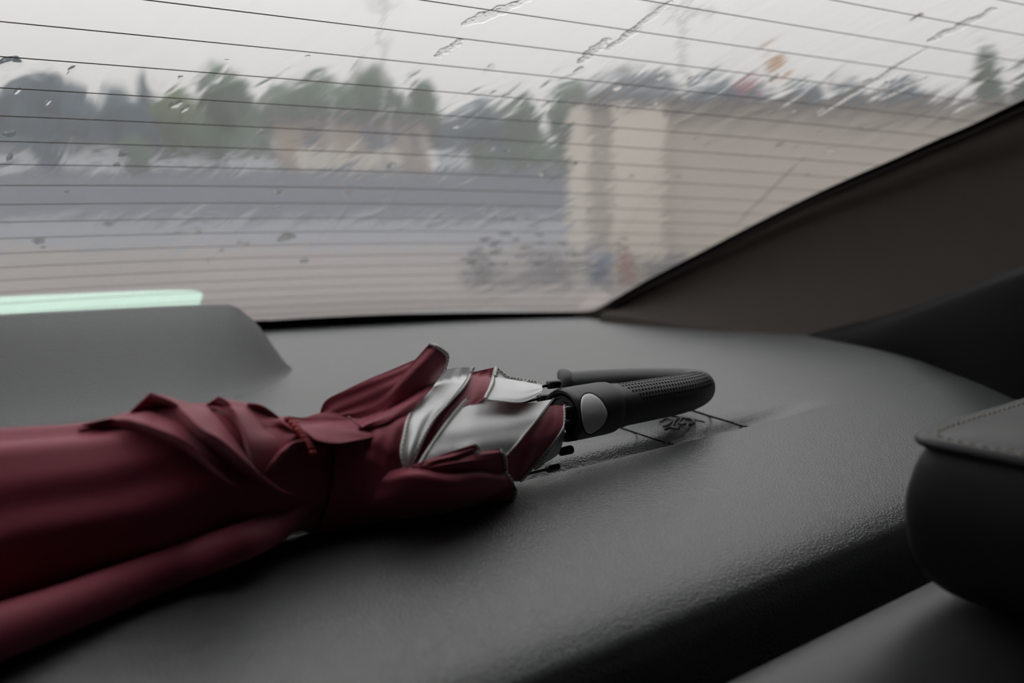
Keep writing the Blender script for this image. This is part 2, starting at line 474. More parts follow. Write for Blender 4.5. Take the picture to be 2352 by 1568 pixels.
mb = MB(); mb.grid(L); struct(mb.build('wall_left', M['pillar']))
for sgn, nm in ((1, 'trim_1'), (-1, 'trim_2')):      # lower side panels below the windows
    X = G['xc']+sgn*(1.10-G['xc'])
    mb = MB(); mb.box((X+sgn*.02, .0, -.55), (.03, 2.9, 1.04)); struct(mb.build(nm, M['dark_trim'], smooth=False))
# black quarter trim, widened inward to stand for shade over the shelf end
for sgn, nm in ((1, 'trim_3'), (-1, 'trim_4')):
    up = np.array([on_x(a, b, x) for a, b, x in [(1840, 796, 1.062), (1900, 789, 1.04), (2000, 766, 1.0), (2150, 716, .94), (2352, 648, .87), (2700, 560, .82), (3400, 430, .8)]])
    up = catmull(up, 40); lo = up.copy(); lo[:, 2] = -.01; lo[:, 0] += .012
    bk = up.copy(); bk[:, 0] += .05; bk[:, 2] += .02
    rows = catmull(np.array([bk, up+np.array([.012, 0, .012]), up, up*.6+lo*.4-np.array([.006, 0, 0]), lo]), 24)
    rows[..., 0] = G['xc']+sgn*(rows[..., 0]-G['xc'])
    mb = MB(); mb.grid(rows); struct(mb.build(nm, M['dark_trim']))
# roof, front, floor
rt = ei[-1]
zr = float(glass(rt[0], GTOP)[2]); yr = float(glass(G['xc'], GTOP)[1])
n = 40; X = np.linspace(2*G['xc']-rt[0]-.05, rt[0]+.05, n)
back = glass(X, np.full(n, GTOP+.1))-glass_n(X, np.full(n, GTOP+.1))*.004
rows = [back]
for yy, dz in ((.15, .03), (-.2, .06), (-.8, .07), (-1.5, .02)):
    q = back.copy(); q[:, 1] = back[:, 1]-back[:, 1].max()+yr+(yy-.3); q[:, 2] = back[:, 2]+dz
    q[:, 0] = G['xc']+(q[:, 0]-G['xc'])*1.12
    rows.append(q)
mb = MB(); mb.grid(np.array(rows)); struct(mb.build('ceiling', M['roof']))
mb = MB(); mb.box((.3055, -.05, -1.0), (1.7, 3.0, .04)); struct(mb.build('floor', M['dark_trim'], smooth=False))
mb = MB(); mb.box((.3055, -1.5, -.30), (1.7, .05, 1.4)); struct(mb.build('front_light_block', M['dark_trim'], smooth=False))  # unseen dark panel added to keep out light from the front
mb = MB(); mb.box((.3055, 1.36, -.52), (1.7, .04, 1.0)); struct(mb.build('wall_back', M['dark_trim'], smooth=False))
for sgn, nm in ((1, 'side_light_block_right'), (-1, 'side_light_block_left')):  # unseen panels added to close the door windows against the sky
    X = G['xc']+sgn*(1.06-G['xc'])
    q = np.array([[(X, .30, -.03), (X, .0, -.03), (X, -1.5, -.03)], [(G['xc']+sgn*.66, .30, .36), (G['xc']+sgn*.68, 0, .50), (G['xc']+sgn*.68, -1.5, .50)]])
    mb = MB(); mb.grid(q); struct(mb.build(nm, M['roof']))

# ------------------------------------------------------------------ rear seat and headrest
seat = empty('rear_seat', (.4, .15, -.2))
tag(seat, 'dark leather rear seat back in the lower right corner with a seam', 'seat')
SP = np.array([(.236, -.5), (.236, -.10), (.234, -.02), (.226, -.004), (.205, .003), (.17, -.004), (.13, -.024), (.10, -.055), (.085, -.10), (.075, -.2), (.04, -.5)])
sp2 = catmull(SP, 90)
xs = np.linspace(-.45, 1.05, 200)
P = np.zeros((len(xs), len(sp2), 3))
for a, x in enumerate(xs):
    P[a, :, 0] = x; P[a, :, 1] = sp2[:, 0]; P[a, :, 2] = sp2[:, 1]
    P[a, :, 2] += .004; g = .006*math.exp(-((x-.135)/.006)**2)                       # stitched channel
    P[a, :, 2] -= g*smooth(-sp2[:, 0], -.235, -.2); P[a, :, 1] += g*smooth(-sp2[:, 0], -.15, -.1)
mb = MB(); mb.grid(P); mb.build('seat_back', M['seat2'], seat)

hr = empty('headrest', (.47, .17, .02))
tag(hr, 'black leather headrest with stitched top seam at the right edge', 'headrest')
def headrest():
    # plan outline (rounded), swept from bottom to the piped top edge, then a domed top panel
    dz = -.011
    c1 = on_z(2093, 1003, .084)                                   # near left corner of the top
    x0, y1 = c1[0]-.004, c1[1]+.004
    x1, y0 = x0+.26, y1-.125
    def outline(inset, n=96, r=.022):
        pts = []
        for k in range(n):
            th = 2*math.pi*k/n
            c, s = math.cos(th), math.sin(th); e = .17
            px_ = (x0+x1)/2+((x1-x0)/2-inset)*math.copysign(abs(c)**e, c)
            py_ = (y0+y1)/2+((y1-y0)/2-inset)*math.copysign(abs(s)**e, s)
            pts.append((px_, py_))
        return np.array(pts)
    ztop = .095
    rows = []
    for z, ins in ((.020, .035), (.023, .018), (.030, .008), (.040, .002), (.054, -.001), (.068, -.0015), (.082, .001), (.0885, .0035), (.0905, .0045)):
        o_ = outline(ins); rows.append(np.c_[o_, np.full(len(o_), z+dz)])
    mb = MB(); R = catmull(np.array(rows), 30); mb.grid(R, cv=True); mb.add(R[0], [tuple(range(96))])
    mb.build('cushion', M['head_shaded'], hr)
    rows = []
    for ins, z in ((.0035, .0905), (.0005, .0925), (.000, .0945), (.0015, .0962), (.004, .0966), (.007, .0958), (.010, .0968), (.02, .0985), (.04, .1005), (.058, .101)):
        o_ = outline(ins); zz = np.full(len(o_), z+dz); rows.append(np.c_[o_, zz])
    R = np.array(rows); mb = MB(); mb.grid(R, cv=True); mb.add(R[-1], [tuple(range(96))])
    mb.build('top_panel', M['seat'], hr)
    D = outline(.0072, 800); D = np.concatenate([D, D[:1]])
    L = np.concatenate([[0], np.cumsum(np.linalg.norm(np.diff(D, axis=0), axis=1))])
    mb = MB(); s = 0.
    while s < L[-1]-.004:
        a = [np.interp(s, L, D[:, k]) for k in (0, 1)]; b = [np.interp(s+.0032, L, D[:, k]) for k in (0, 1)]
        mb.tube([(a[0], a[1], .0955+dz), ((a[0]+b[0])/2, (a[1]+b[1])/2, .0967+dz), (b[0], b[1], .0955+dz)], .00045, 5); s += .0052
    o = mb.build('stitching', M['thread'], hr); o['kind'] = 'stuff'; o['label'] = 'beige thread stitching'
    for x in (x0+.09, x0+.17):
        mb = MB(); mb.tube([(x, (y0+y1)/2, -.06), (x, (y0+y1)/2, .01)], .006, 12); mb.build('post', M['steel'], hr)
headrest()

# ------------------------------------------------------------------ brake light cover on the shelf
bl = empty('brake_light_cover', (.3, .95, 0))
tag(bl, 'grey grained raised brake light cover on the shelf, far left under the glass', 'cover')
def blc():
    # rows from the rear top edge down the front face to its foot, given left to right
    top = np.array([on_y(a, b, .975) for a, b in [(-420, 742), (-200, 735), (0, 724), (200, 713), (400, 703), (500, 699.5), (528, 700.5), (545, 707), (560, 718), (590, 745), (620, 786), (640, 815), (655, 835)]])
    foot = np.array([on_shelf(a, b) for a, b in [(-420, 1000), (-200, 985), (0, 990), (200, 970), (400, 943), (500, 922), (545, 912), (580, 902), (605, 893), (632, 880), (655, 868), (668, 857), (674, 845)]])
    N = 160
    T, Fo = even(top, N), even(foot, N)
    T = catmull(top, N); Fo = catmull(foot, N)
    rows = []
    B = T.copy(); B[:, 2] = -.002; B[:, 1] += .05
    rows.append(B); b2 = T.copy(); b2[:, 1] += .012; b2[:, 2] -= .004; rows.append(b2)
    for k in np.linspace(0, 1, 14):
        q = T*(1-k)+Fo*k
        q[:, 2] = (T[:, 2]-0)*(1-smooth(k, -.15, 1.0)*1.0)/(1-float(smooth(0, -.15, 1.))) + Fo[:, 2]*smooth(k, 0, 1)
        q[:, 2] += .0005*(1-k)
        rows.append(q)
    R = np.array(rows)
    R = np.concatenate([R[:1], catmull(R[1:], 44)])
    mb = MB(); mb.grid(R); mb.build('cover_body', M['cover'], bl)
blc()

# ------------------------------------------------------------------ umbrella
YA = .449
# silhouettes of the closed bundle along the picture: (px, top, bottom)
SIL = [(-420, 1010, 1560), (-200, 1000, 1480), (0, 988, 1400), (100, 983, 1380), (200, 978, 1358), (260, 968, 1345), (310, 952, 1332), (360, 936, 1320), (430, 934, 1300), (500, 930, 1276), (560, 932, 1252), (600, 942, 1238), (640, 962, 1222), (700, 975, 1208),
       (760, 968, 1212), (830, 965, 1214), (900, 940, 1200), (1000, 880, 1190), (1100, 860, 1150), (1200, 875, 1110), (1275, 885, 1068), (1400, 900, 1040)]
sx, sz, sr = [], [], []
for a, t, b in SIL:
    pt, pb = on_y(a, t, YA), on_y(a, b, YA)
    sx.append((pt[0]+pb[0])/2); sz.append((pt[2]+pb[2])/2); sr.append((pt[2]-pb[2])/2)
sx, sz, sr = map(np.array, (sx, sz, sr))
xf = np.linspace(sx[0], sx[-1], 400)
def sm(v):
    q = np.interp(xf, sx, v); k = np.ones(15)/15
    return np.convolve(np.pad(q, 7, mode='edge'), k, 'valid')
SZ, SR = sm(sz), sm(sr)
Rp = lambda x: np.interp(x, xf, SR)
Zp = lambda x: np.interp(x, xf, SZ)
def body_pt(px, py, off=0.):
    """a pixel dropped on the near side of the bundle, off metres proud of it"""
    d = ray(px, py); t = YA/d[..., 1]; h = O+d*t[..., None]
    R = Rp(h[..., 0]); dz = h[..., 2]-Zp(h[..., 0])
    b = R*np.sqrt(np.clip(1-(dz/R)**2, 0, 1))
    b = b*.9+np.asarray(off)
    return h - d*(b/d[..., 1])[..., None]
um = empty('umbrella', (.30, YA, .02))
tag(um, 'closed maroon umbrella with silver lining and black hooked handle lying across the shelf', 'umbrella')
X_STRAP0, X_STRAP1 = float(on_y(715, 1090, YA)[0]), float(on_y(835, 1090, YA)[0])

FOLDS = []
FOLDS_UL = [ # the piled-up layer lies to the upper left
    ([(700, 1010), (672, 1016), (645, 1038), (618, 1066), (598, 1092)], .006, 40, 18),
]
def seg_dist(px, py, poly):
    D = catmull(np.array(poly, float), 60)
    best = np.full(px.shape, 1e9); sg = np.zeros(px.shape); tt = np.zeros(px.shape)
    for k in range(len(D)-1):
        a, b = D[k], D[k+1]; v = b-a; L = np.hypot(*v)
        u = np.clip(((px-a[0])*v[0]+(py-a[1])*v[1])/(L*L), 0, 1)
        dx, dy = px-(a[0]+u*v[0]), py-(a[1]+u*v[1]); d = np.hypot(dx, dy)
        c = v[0]*dy-v[1]*dx
        m = d < best
        best = np.where(m, d, best); sg = np.where(m, -np.sign(c), sg); tt = np.where(m, (k+u)/(len(D)-1), tt)
    return best, sg, tt
def body_mesh():
    nx, nt_ = 420, 260
    X = np.linspace(sx[0]+.01, X_STRAP0+.02, nx); TH = np.linspace(0, 2*np.pi, nt_, endpoint=False)
    XX, TT = np.meshgrid(X, TH, indexing='ij')
    R = Rp(XX)
    und = .0011*np.sin(TT*7+XX*9+.6*np.sin(XX*23))+.0006*np.sin(TT*13-XX*14+1.3)
    und = und*(1-smooth(XX, .16, .28)*.6)
    base = np.stack([XX, YA-(R+und)*.92*np.cos(TT), Zp(XX)+(R+und)*np.sin(TT)], -1)
    nrm = np.stack([np.zeros_like(XX), -np.cos(TT), np.sin(TT)], -1)
    view = O-base; view /= np.linalg.norm(view, axis=-1, keepdims=True)
    facing = (nrm*view).sum(-1); fm = smooth(facing, -.35, .1)
    px, py = proj(base)
    H = np.zeros_like(XX)
    for F_, ur in ((FOLDS, 1), (FOLDS_UL, -1)):
        for poly, A, w1, w2 in F_:
            d, s, t = seg_dist(px, py, poly)
            tap = np.minimum(smooth(t, -.08, .03), 1-smooth(t, .72, 1.0))
            up = np.where(s*ur > 0, np.exp(-(d/w1)**1.4), np.clip(1-d/w2, 0, 1)**1.15)
            H = H+A*tap*up
    H = H*fm
    P = base+nrm*H[..., None]
    mb = MB(); mb.grid(P, cv=True); mb.f.append(tuple(range(nt_))); mb.mi.append(0)
    # loose roll of cloth along the lower side
    pts = [(760, 1118, 8, .075), (722, 1140, 20, .066), (680, 1172, 30, .056), (620, 1216, 37, .044), (540, 1250, 41, .035), (420, 1294, 43, .029), (300, 1340, 46, .027), (150, 1398, 50, .027), (0, 1452, 55, .028), (-150, 1508, 60, .029), (-320, 1570, 66, .030)]
    D = catmull(np.array(pts, float), 80)
    C = np.array([on_z(a, b, z) for a, b, r, z in pts])
    for k, yy in enumerate((.447, .438, .428, .420)): C[k] = on_y(pts[k][0], pts[k][1], yy)
    C = catmull(C, 80)
    dep = np.array([np.linalg.norm(c-O) for c in C])
    rad = D[:, 2]*dep/F
    mb.tube(C, rad, 28)
    # the sheet joining the roll to the bundle
    top = np.array([body_pt(a, b, -.012) for a, b in zip(D[:, 0], D[:, 1]-D[:, 2]*1.5)])
    mb.grid(np.array([C+np.array([0, .004, .6])*rad[:, None]*np.array([1, 1, 1]), (C+top)/2+np.array([0, .006, 0]), top]))
    return mb.build('canopy', M['maroon'], um)
body_mesh()

def core():
    """pleated bundle between the strap and the rib tips"""
    nx, n = 120, 200
    X = np.linspace(X_STRAP0-.02, float(on_y(1285, 975, YA)[0]), nx); TH = np.linspace(0, 2*np.pi, n, endpoint=False)
    XX, TT = np.meshgrid(X, TH, indexing='ij')
    u = (XX-X[0])/(X[-1]-X[0])
    R = Rp(XX)*(.93-.38*smooth(u, .12, .4)-.18*smooth(u, .8, 1))*(1+.09*np.cos(8*TT)*smooth(u, .2, .7))
    P = np.stack([XX, YA-R*.85*np.cos(TT), Zp(XX)+R*np.sin(TT)], -1)
    mb = MB(); mb.grid(P, cv=True); k = len(mb.v)
    c = P[-1].mean(0); mb.add(list(P[-1])+[c-np.array([.02, 0, 0])], [(a, (a+1) % n, n) for a in range(n)])
    return mb.build('canopy_core', M['maroon'], um)
core()

def K(x, y): return 640+x/3.1357, 760+y/3.1357        # coordinates measured on an enlarged detail
rng = random.Random(4)
def cloth(name, rows, front, back, nu=30, nv=40, wr=.0006, hems=(), label=None, mp=None):
    """rows of (x, y, off) across; a two-sided sheet, with hem tape along chosen edges"""
    n = max(len(r) for r in rows)
    C = np.array([even(np.array(r, float), nv) for r in rows])          # rows x nv x 3
    S = catmull(C, nu)                                                    # nu x nv x 3
    px, py = (mp or K)(S[..., 0], S[..., 1]); off = S[..., 2]/1000.
    ph = rng.uniform(0, 6)
    U, V = np.meshgrid(np.linspace(0, 1, nu), np.linspace(0, 1, nv), indexing='ij')
    off = off+wr*np.sin(U*9+V*4+ph)*np.sin(V*11-U*5+ph*2)
    P = body_pt(px, py, off)
    du = np.gradient(P, axis=0); dv = np.gradient(P, axis=1); N = np.cross(du, dv); N /= (np.linalg.norm(N, axis=-1, keepdims=True)+1e-12)
    vw = O-P; sgn = np.sign((N*vw).sum(-1, keepdims=True)); sgn = np.where((N*vw).sum() > 0, 1., -1.)
    N = N*sgn
    mb = MB(); mb.grid(P, mi=0); B = P-N*.0005; mb.grid(B, mi=1)
    for a, b in ((P[0], B[0]), (P[-1], B[-1]), (P[:, 0], B[:, 0]), (P[:, -1], B[:, -1])): mb.grid(np.array([a, b]), mi=0)
    o = mb.build(name, [M[front], M[back]], um)
    if label: o['label'] = label
    for side, wpx in hems:
        E = {'u0': px[0], 'u1': px[-1], 'v0': px[:, 0], 'v1': px[:, -1]}[side]
        a = {'u0': P[0], 'u1': P[-1], 'v0': P[:, 0], 'v1': P[:, -1]}[side]
        inn = {'u0': P[3], 'u1': P[-4], 'v0': P[:, 3], 'v1': P[:, -4]}[side]
        nn = {'u0': N[0], 'u1': N[-1], 'v0': N[:, 0], 'v1': N[:, -1]}[side]
        d = inn-a; d /= (np.linalg.norm(d, axis=1, keepdims=True)+1e-9)
        dep = np.linalg.norm(a-O, axis=1, keepdims=True); wd = wpx*dep/F
        A0 = a-d*.0004; A1 = a+d*wd
        sec = [A0+nn*.0000, A0+nn*.0007, a+d*wd*.35+nn*.0011, a+d*wd*.7+nn*.0009, A1+nn*.0007, A1-nn*.0001]
        sec = np.array([catmull(q, 60) for q in sec])
        mb = MB(); mb.grid(sec); h = mb.build('hem', M['hem'], o)
        mid = catmull(a+d*wd*.62+nn*.0011, 400)
        L = np.concatenate([[0], np.cumsum(np.linalg.norm(np.diff(mid, axis=0), axis=1))])
        mb = MB(); s = .001
        while s < L[-1]-.002:
            q = np.array([[np.interp(s+t, L, mid[:, k]) for k in range(3)] for t in (0, .0007, .0014)])
            mb.tube(q, .00028, 5); s += .0026
        if mb.v:
            st = mb.build('stitching', M['stitch'], o); st['kind'] = 'stuff'
    return o
# layered panels, from the lowest layer up; the third number is millimetres proud of the bundle
cloth('canopy_panel', [[(1380, 300, -11.1), (1290, 450, -7.4), (1170, 580, -3.8), (1060, 730, 0.4), (990, 870, 3.8), (940, 1000, 7.0)],
      [(1550, 262, -12.0), (1515, 390, -7.9), (1475, 490, -5.5), (1350, 560, -3.8), (1230, 690, -0.6), (1060, 900, 4.5)]], 'maroon', 'silver')
cloth('silver_lining', [[(1562, 262, -12.0), (1530, 375, -3.5), (1478, 488, 4.1)], [(1660, 338, -7.9), (1640, 420, -0.5), (1600, 502, 5.0)], [(1780, 364, -7.2), (1770, 440, 0.9), (1740, 512, 4.7)],
      [(1860, 378, -7.3), (1858, 420, -2.5), (1830, 482, 1.7)], [(1896, 395, -6.1), (1900, 415, -3.8), (1893, 440, -2.1)]], 'silver', 'maroon', hems=[('u0', 9), ('v0', 5)], label='silver underside of a canopy panel')
cloth('canopy_panel', [[(1940, 540, -7.0), (1860, 650, -2.1), (1770, 760, 1.7), (1680, 870, 4.6), (1630, 940, 6.4), (1640, 1070, 8.7)],
      [(2000, 535, -7.1), (1985, 640, -1.4), (1920, 740, 2.2), (1820, 860, 5.3), (1760, 960, 6.9), (1700, 1080, 9.0)],
      [(2057, 538, -8.1), (2060, 620, -2.9), (2045, 700, 0.1), (1975, 800, 2.7), (1880, 920, 4.9), (1740, 1080, 8.0)]], 'maroon', 'silver', hems=[('u1', 3)])
cloth('silver_lining', [[(2052, 690, 2), (1990, 790, 2), (1900, 905, 2), (1830, 990, 2)], [(2062, 730, 4), (2010, 820, 3), (1950, 900, 4), (1850, 1000, 2)],
      [(2044, 760, 2), (2032, 840, 2), (2000, 900, 3), (1875, 975, 1)]], 'silver', 'maroon', wr=.0016, label='crumpled silver underside near the rib tips')
cloth('silver_lining', [[(1400, 425, -12.0), (1300, 540, -4.8), (1200, 665, 2.5), (1105, 800, 9.3), (1010, 950, 16.4)], [(1500, 500, -8.9), (1420, 600, -0.5), (1340, 720, 7.0), (1280, 820, 11.4), (1200, 900, 13.7)],
      [(1640, 505, -8.7), (1560, 610, 0.5), (1480, 730, 8.5), (1400, 840, 13.5), (1350, 900, 13.7)], [(1800, 517, -8.0), (1720, 620, 1.1), (1630, 730, 8.5), (1560, 830, 12.9), (1500, 900, 14.7)],
      [(1980, 490, -9.5), (1895, 600, -0.5), (1800, 715, 6.7), (1715, 815, 12.1), (1640, 895, 14.5)]], 'silver', 'maroon', hems=[('u0', 9), ('u1', 8)], label='broad silver underside of a canopy panel')
cloth('silver_lining', [[(1190, 280, -4.7), (1070, 395, -2.2), (1015, 500, 1.1), (935, 615, 5.6), (900, 760, 9.2), (884, 880, 11.3), (915, 1005, 12.0)],
      [(1300, 262, -6.1), (1210, 400, -0.1), (1130, 520, 3.5), (1040, 640, 7.6), (975, 780, 10.6), (940, 890, 12.0), (925, 1010, 12.1)],
      [(1408, 265, -7.0), (1350, 385, -1.4), (1240, 510, 2.3), (1130, 625, 5.8), (1050, 760, 8.7), (990, 890, 10.5), (938, 1012, 11.2)]], 'silver', 'maroon', hems=[('u1', 7), ('u0', 8)], label='narrow silver underside hanging to a point')
cloth('canopy_panel', [[(480, 630, 3), (640, 560, 4), (800, 490, 4), (1010, 400, 2)], [(600, 760, 6), (700, 730, 9), (830, 680, 9), (960, 600, 7)], [(620, 850, 6), (740, 850, 9), (830, 830, 9), (905, 760, 8)],
      [(620, 960, 6), (740, 970, 8), (820, 985, 8), (905, 1000, 6)]], 'maroon', 'silver')
cloth('canopy_panel', [[(290, 610, 2), (340, 500, 1), (480, 425, 1), (640, 348, 1), (800, 283, 1), (990, 203, 0)], [(360, 610, 5), (480, 550, 5), (620, 475, 5), (760, 390, 5), (900, 310, 4), (1060, 200, 2)],
      [(420, 620, 6), (560, 605, 8), (690, 560, 9), (800, 470, 8), (930, 350, 7), (1060, 240, 4)]], 'maroon', 'silver', hems=[('v1', 3)])
cloth('canopy_panel', [[(560, 660, 8), (690, 555, 11), (790, 445, 12), (880, 330, 12), (980, 210, 11), (1085, 92, 8)], [(600, 690, 12), (720, 610, 14), (830, 500, 15), (930, 380, 15), (1040, 250, 14), (1150, 112, 10)],
      [(580, 700, 11), (740, 660, 12), (880, 560, 13), (1000, 450, 13), (1100, 330, 12), (1218, 172, 8)], [(560, 705, 8), (740, 690, 8), (900, 610, 8), (1010, 520, 7), (1110, 400, 6), (1195, 280, 3)]], 'maroon', 'silver', hems=[('v1', 8)])
cloth('canopy_panel', [[(960, 965, 15.0), (1100, 918, 17.0), (1260, 862, 18.0), (1410, 812, 18.0)], [(960, 985, 16.0), (1130, 945, 20.0), (1300, 895, 20.0), (1440, 830, 19.0)], [(960, 1000, 15.0), (1150, 985, 18.0), (1330, 930, 18.0), (1445, 850, 17.0)]], 'maroon', 'silver', hems=[('v1', 6)])
cloth('canopy_panel', [[(960, 990, 16.0), (1190, 930, 18.0), (1400, 880, 19.0), (1590, 845, 18.0)], [(960, 1010, 17.0), (1200, 970, 22.0), (1420, 930, 23.0), (1630, 900, 21.0)], [(960, 1040, 16.0), (1200, 1040, 20.0), (1420, 1030, 21.0), (1645, 1015, 19.0)]], 'maroon', 'silver', hems=[('v1', 6)])
cloth('canopy_panel', [[(800, 1010, 10.0), (930, 975, 13.3), (1100, 978, 16.0), (1300, 988, 19.0), (1500, 1003, 21.0), (1635, 1015, 21.4)], [(740, 1080, 12.0), (930, 1030, 20.3), (1150, 1040, 25.5), (1350, 1055, 28.5), (1530, 1065, 30.3), (1690, 1090, 29.9)],
      [(700, 1160, 12.0), (930, 1120, 22.3), (1150, 1130, 28.5), (1380, 1140, 31.8), (1550, 1140, 33.5), (1712, 1150, 32.0)], [(660, 1250, 12.0), (900, 1230, 19.9), (1130, 1240, 24.8), (1360, 1240, 27.7), (1550, 1225, 29.8), (1695, 1215, 29.4)],
      [(620, 1330, 8.0), (850, 1325, 12.3), (1080, 1330, 15.4), (1330, 1310, 18.1), (1530, 1275, 20.2), (1665, 1240, 20.3)],
      [(600, 1440, 0.0), (850, 1425, 4.1), (1080, 1405, 6.6), (1330, 1375, 8.7), (1530, 1330, 10.7), (1640, 1275, 13.0)]], 'maroon', 'silver', hems=[('v1', 9)], wr=.0012)
# folds wrung round the neck, left of the strap: each a lifted lip over the sheet below it
T_ = lambda x, y: (x, y)
def fold(top, lip, foot, wr=.0003):
    A, B, Cc = (np.array(even(np.array(q, float), 14)) for q in (top, lip, foot))
    B[:, 2] *= 1.35; Cc[:, 2] -= 2
    in1 = B*.9+A*.1; in1[:, 2] = B[:, 2]*.97+A[:, 2]*.03
    mid = A*.5+B*.5; mid[:, 2] += .8
    lo = B*.62+Cc*.38; lo[:, 2] = B[:, 2]*.4+Cc[:, 2]*.6
    cloth('canopy_fold', [A, mid, in1, B, lo, Cc], 'maroon', 'maroon', nu=44, nv=60, wr=wr, mp=T_)
fold([(182, 977, -2), (250, 961, -3), (300, 949, -4), (345, 945, 0), (400, 965, 2), (450, 1000, 3), (500, 1045, 3), (560, 1100, 2), (620, 1140, 1)],
     [(180, 980, 0), (230, 968, 5), (275, 963, 7), (320, 972, 9), (370, 991, 10), (420, 1013, 10), (470, 1052, 9), (530, 1105, 7), (600, 1152, 3)],
     [(185, 984, -1), (235, 978, -2), (280, 979, -2), (325, 990, -2), (370, 1011, -2), (415, 1034, -2), (460, 1068, -2), (515, 1120, -2), (590, 1164, -2)])
fold([(347, 902, 2), (395, 912, 0), (432, 925, 0), (474, 934, 1), (505, 965, 4), (540, 1010, 5), (562, 1040, 5), (592, 1076, 5), (625, 1105, 4), (660, 1125, 3), (690, 1132, 2)],
     [(343, 904, 10), (378, 917, 13), (408, 933, 14), (432, 958, 15), (462, 988, 16), (505, 1012, 16), (558, 1058, 15), (596, 1092, 13), (640, 1126, 10), (675, 1138, 6)],
     [(298, 948, -1), (335, 940, -2), (358, 939, -3), (385, 966, -3), (410, 1004, -3), (442, 1034, -3), (482, 1078, -3), (530, 1122, -3), (580, 1148, -3), (640, 1162, -3), (690, 1152, -2)])
fold([(515, 914, 0), (545, 921, -2), (575, 928, -2), (592, 960, 2), (612, 990, 4), (645, 1003, 5), (655, 1022, 5), (634, 1050, 5), (614, 1074, 5), (602, 1092, 5)],
     [(500, 912, 9), (521, 925, 11), (543, 948, 12), (557, 980, 13), (567, 1011, 13), (577, 1048, 11), (590, 1076, 8), (600, 1092, 6)],
     [(473, 930, 0), (505, 944, 0), (532, 966, 1), (552, 994, 2), (559, 1018, 3), (569, 1048, 4), (584, 1078, 5), (598, 1094, 5)])
fold([(568, 926, -8), (600, 931, -10), (630, 951, -10), (657, 976, -8), (690, 998, -2)],
     [(570, 927, 6), (600, 933, 9), (630, 953, 10), (656, 978, 9), (688, 1000, 6)],
     [(570, 931, 2), (580, 960, 2), (598, 981, 3), (622, 994, 4), (655, 1001, 4), (690, 1004, 4)])
fold([(692, 1006, 5), (660, 1016, 5), (636, 1038, 5), (612, 1066, 5), (598, 1088, 5)],
     [(698, 1012, 9), (672, 1018, 10), (648, 1040, 10), (622, 1068, 9), (600, 1094, 7)],
     [(704, 1022, 2), (684, 1028, 1), (660, 1048, 1), (634, 1076, 1), (604, 1102, 2)])
# strap round the neck, its tail and frayed red edge
def strap():
    n, m = 90, 24
    TH = np.linspace(0, 2*np.pi, n, endpoint=False)
    rows = []
    for k, u in enumerate(np.linspace(0, 1, m)):
        x = X_STRAP0+(X_STRAP1-X_STRAP0)*u
        xx = x+.006*np.sin(TH)-.004*np.cos(TH)
        R = Rp(xx)+.0022+.0016*np.sin(TH*5+u*3)*.5
        rows.append(np.stack([xx, YA-R*.95*np.cos(TH), Zp(xx)+R*np.sin(TH)], -1))
    A = np.array(rows); mb = MB(); mb.grid(A, cv=True)
    mb.build('strap', M['maroon'], um)
    pts = [(655, 962), (668, 972), (682, 988), (694, 1005), (704, 1022), (714, 1042)]
    for dx, r in ((2, .0014), (9, .0011)):
        D = catmull(np.array(pts, float), 40); Q = np.array([body_pt(a+dx, b, .0105+.0008*math.sin(k*1.7)) for k, (a, b) in enumerate(D)])
        mb = MB(); mb.tube(Q, r, 8); mb.build('frayed_edge', M['red'], um)['label'] = 'red frayed edge of the strap'
strap()
cloth('strap_tail', [[(60, 612, 6), (180, 622, 7), (310, 588, 6), (470, 600, 6), (560, 680, 7)], [(130, 660, 9), (240, 690, 12), (370, 670, 12), (510, 690, 11), (640, 725, 9)],
      [(190, 730, 11), (280, 786, 14), (420, 805, 15), (560, 785, 13), (712, 756, 9)]], 'maroon', 'maroon')

# ribs, tips and shaft
XR = float(on_y(1272, 975, YA)[0])
TIPS = [(1257, 884, 1286, 880), (1296, 941, 1330, 938), (1298, 972, 1330, 969), (1296, 1004, 1328, 1001), (1285, 1038, 1316, 1031), (1256, 1077, 1284, 1070), (1235, 915, 1262, 912), (1238, 1040, 1262, 1034)]
for a, b, c, d in TIPS:
    p0 = on_x(a, b, XR); p1 = on_x(c, d, XR+.010)
    ax = p1-p0; ax /= np.linalg.norm(ax)
    mb = MB(); cen = np.array([XR, YA, float(Zp(XR))])
    q = np.array([X_STRAP1, YA, float(Zp(X_STRAP1))])+(p0-cen)*.55
    mb.tube([q, (q+p0)/2+(p0-cen)*.12, p0, p0+ax*.002], .0011, 8)
    rb = mb.build('rib', M['plastic'], um)
    mb = MB(); L = np.linalg.norm(p1-p0); s = np.array([0, .03, .1, .8, .92, .98, 1.0]); r = .0029*np.array([.5, .8, .92, 1, .9, .6, .1])
    mb.tube([p0+ax*L*k for k in s], r, 14); mb.build('rib_tip', M['plastic'], rb)
HA = np.array([float(on_y(1356, 942, YA)[0]), YA, float(on_y(1356, 942, YA)[2])])     # on the handle axis
HB = on_y(1563, 904, .458)
hd = HB-HA; hd /= np.linalg.norm(hd)
mb = MB(); mb.tube([(sx[0]-.05, YA, float(Zp(sx[0]))), (X_STRAP1, YA, float(Zp(X_STRAP1))), tuple(HA-hd*.03), tuple(HA)], .005, 14); mb.build('shaft', M['steel'], um)

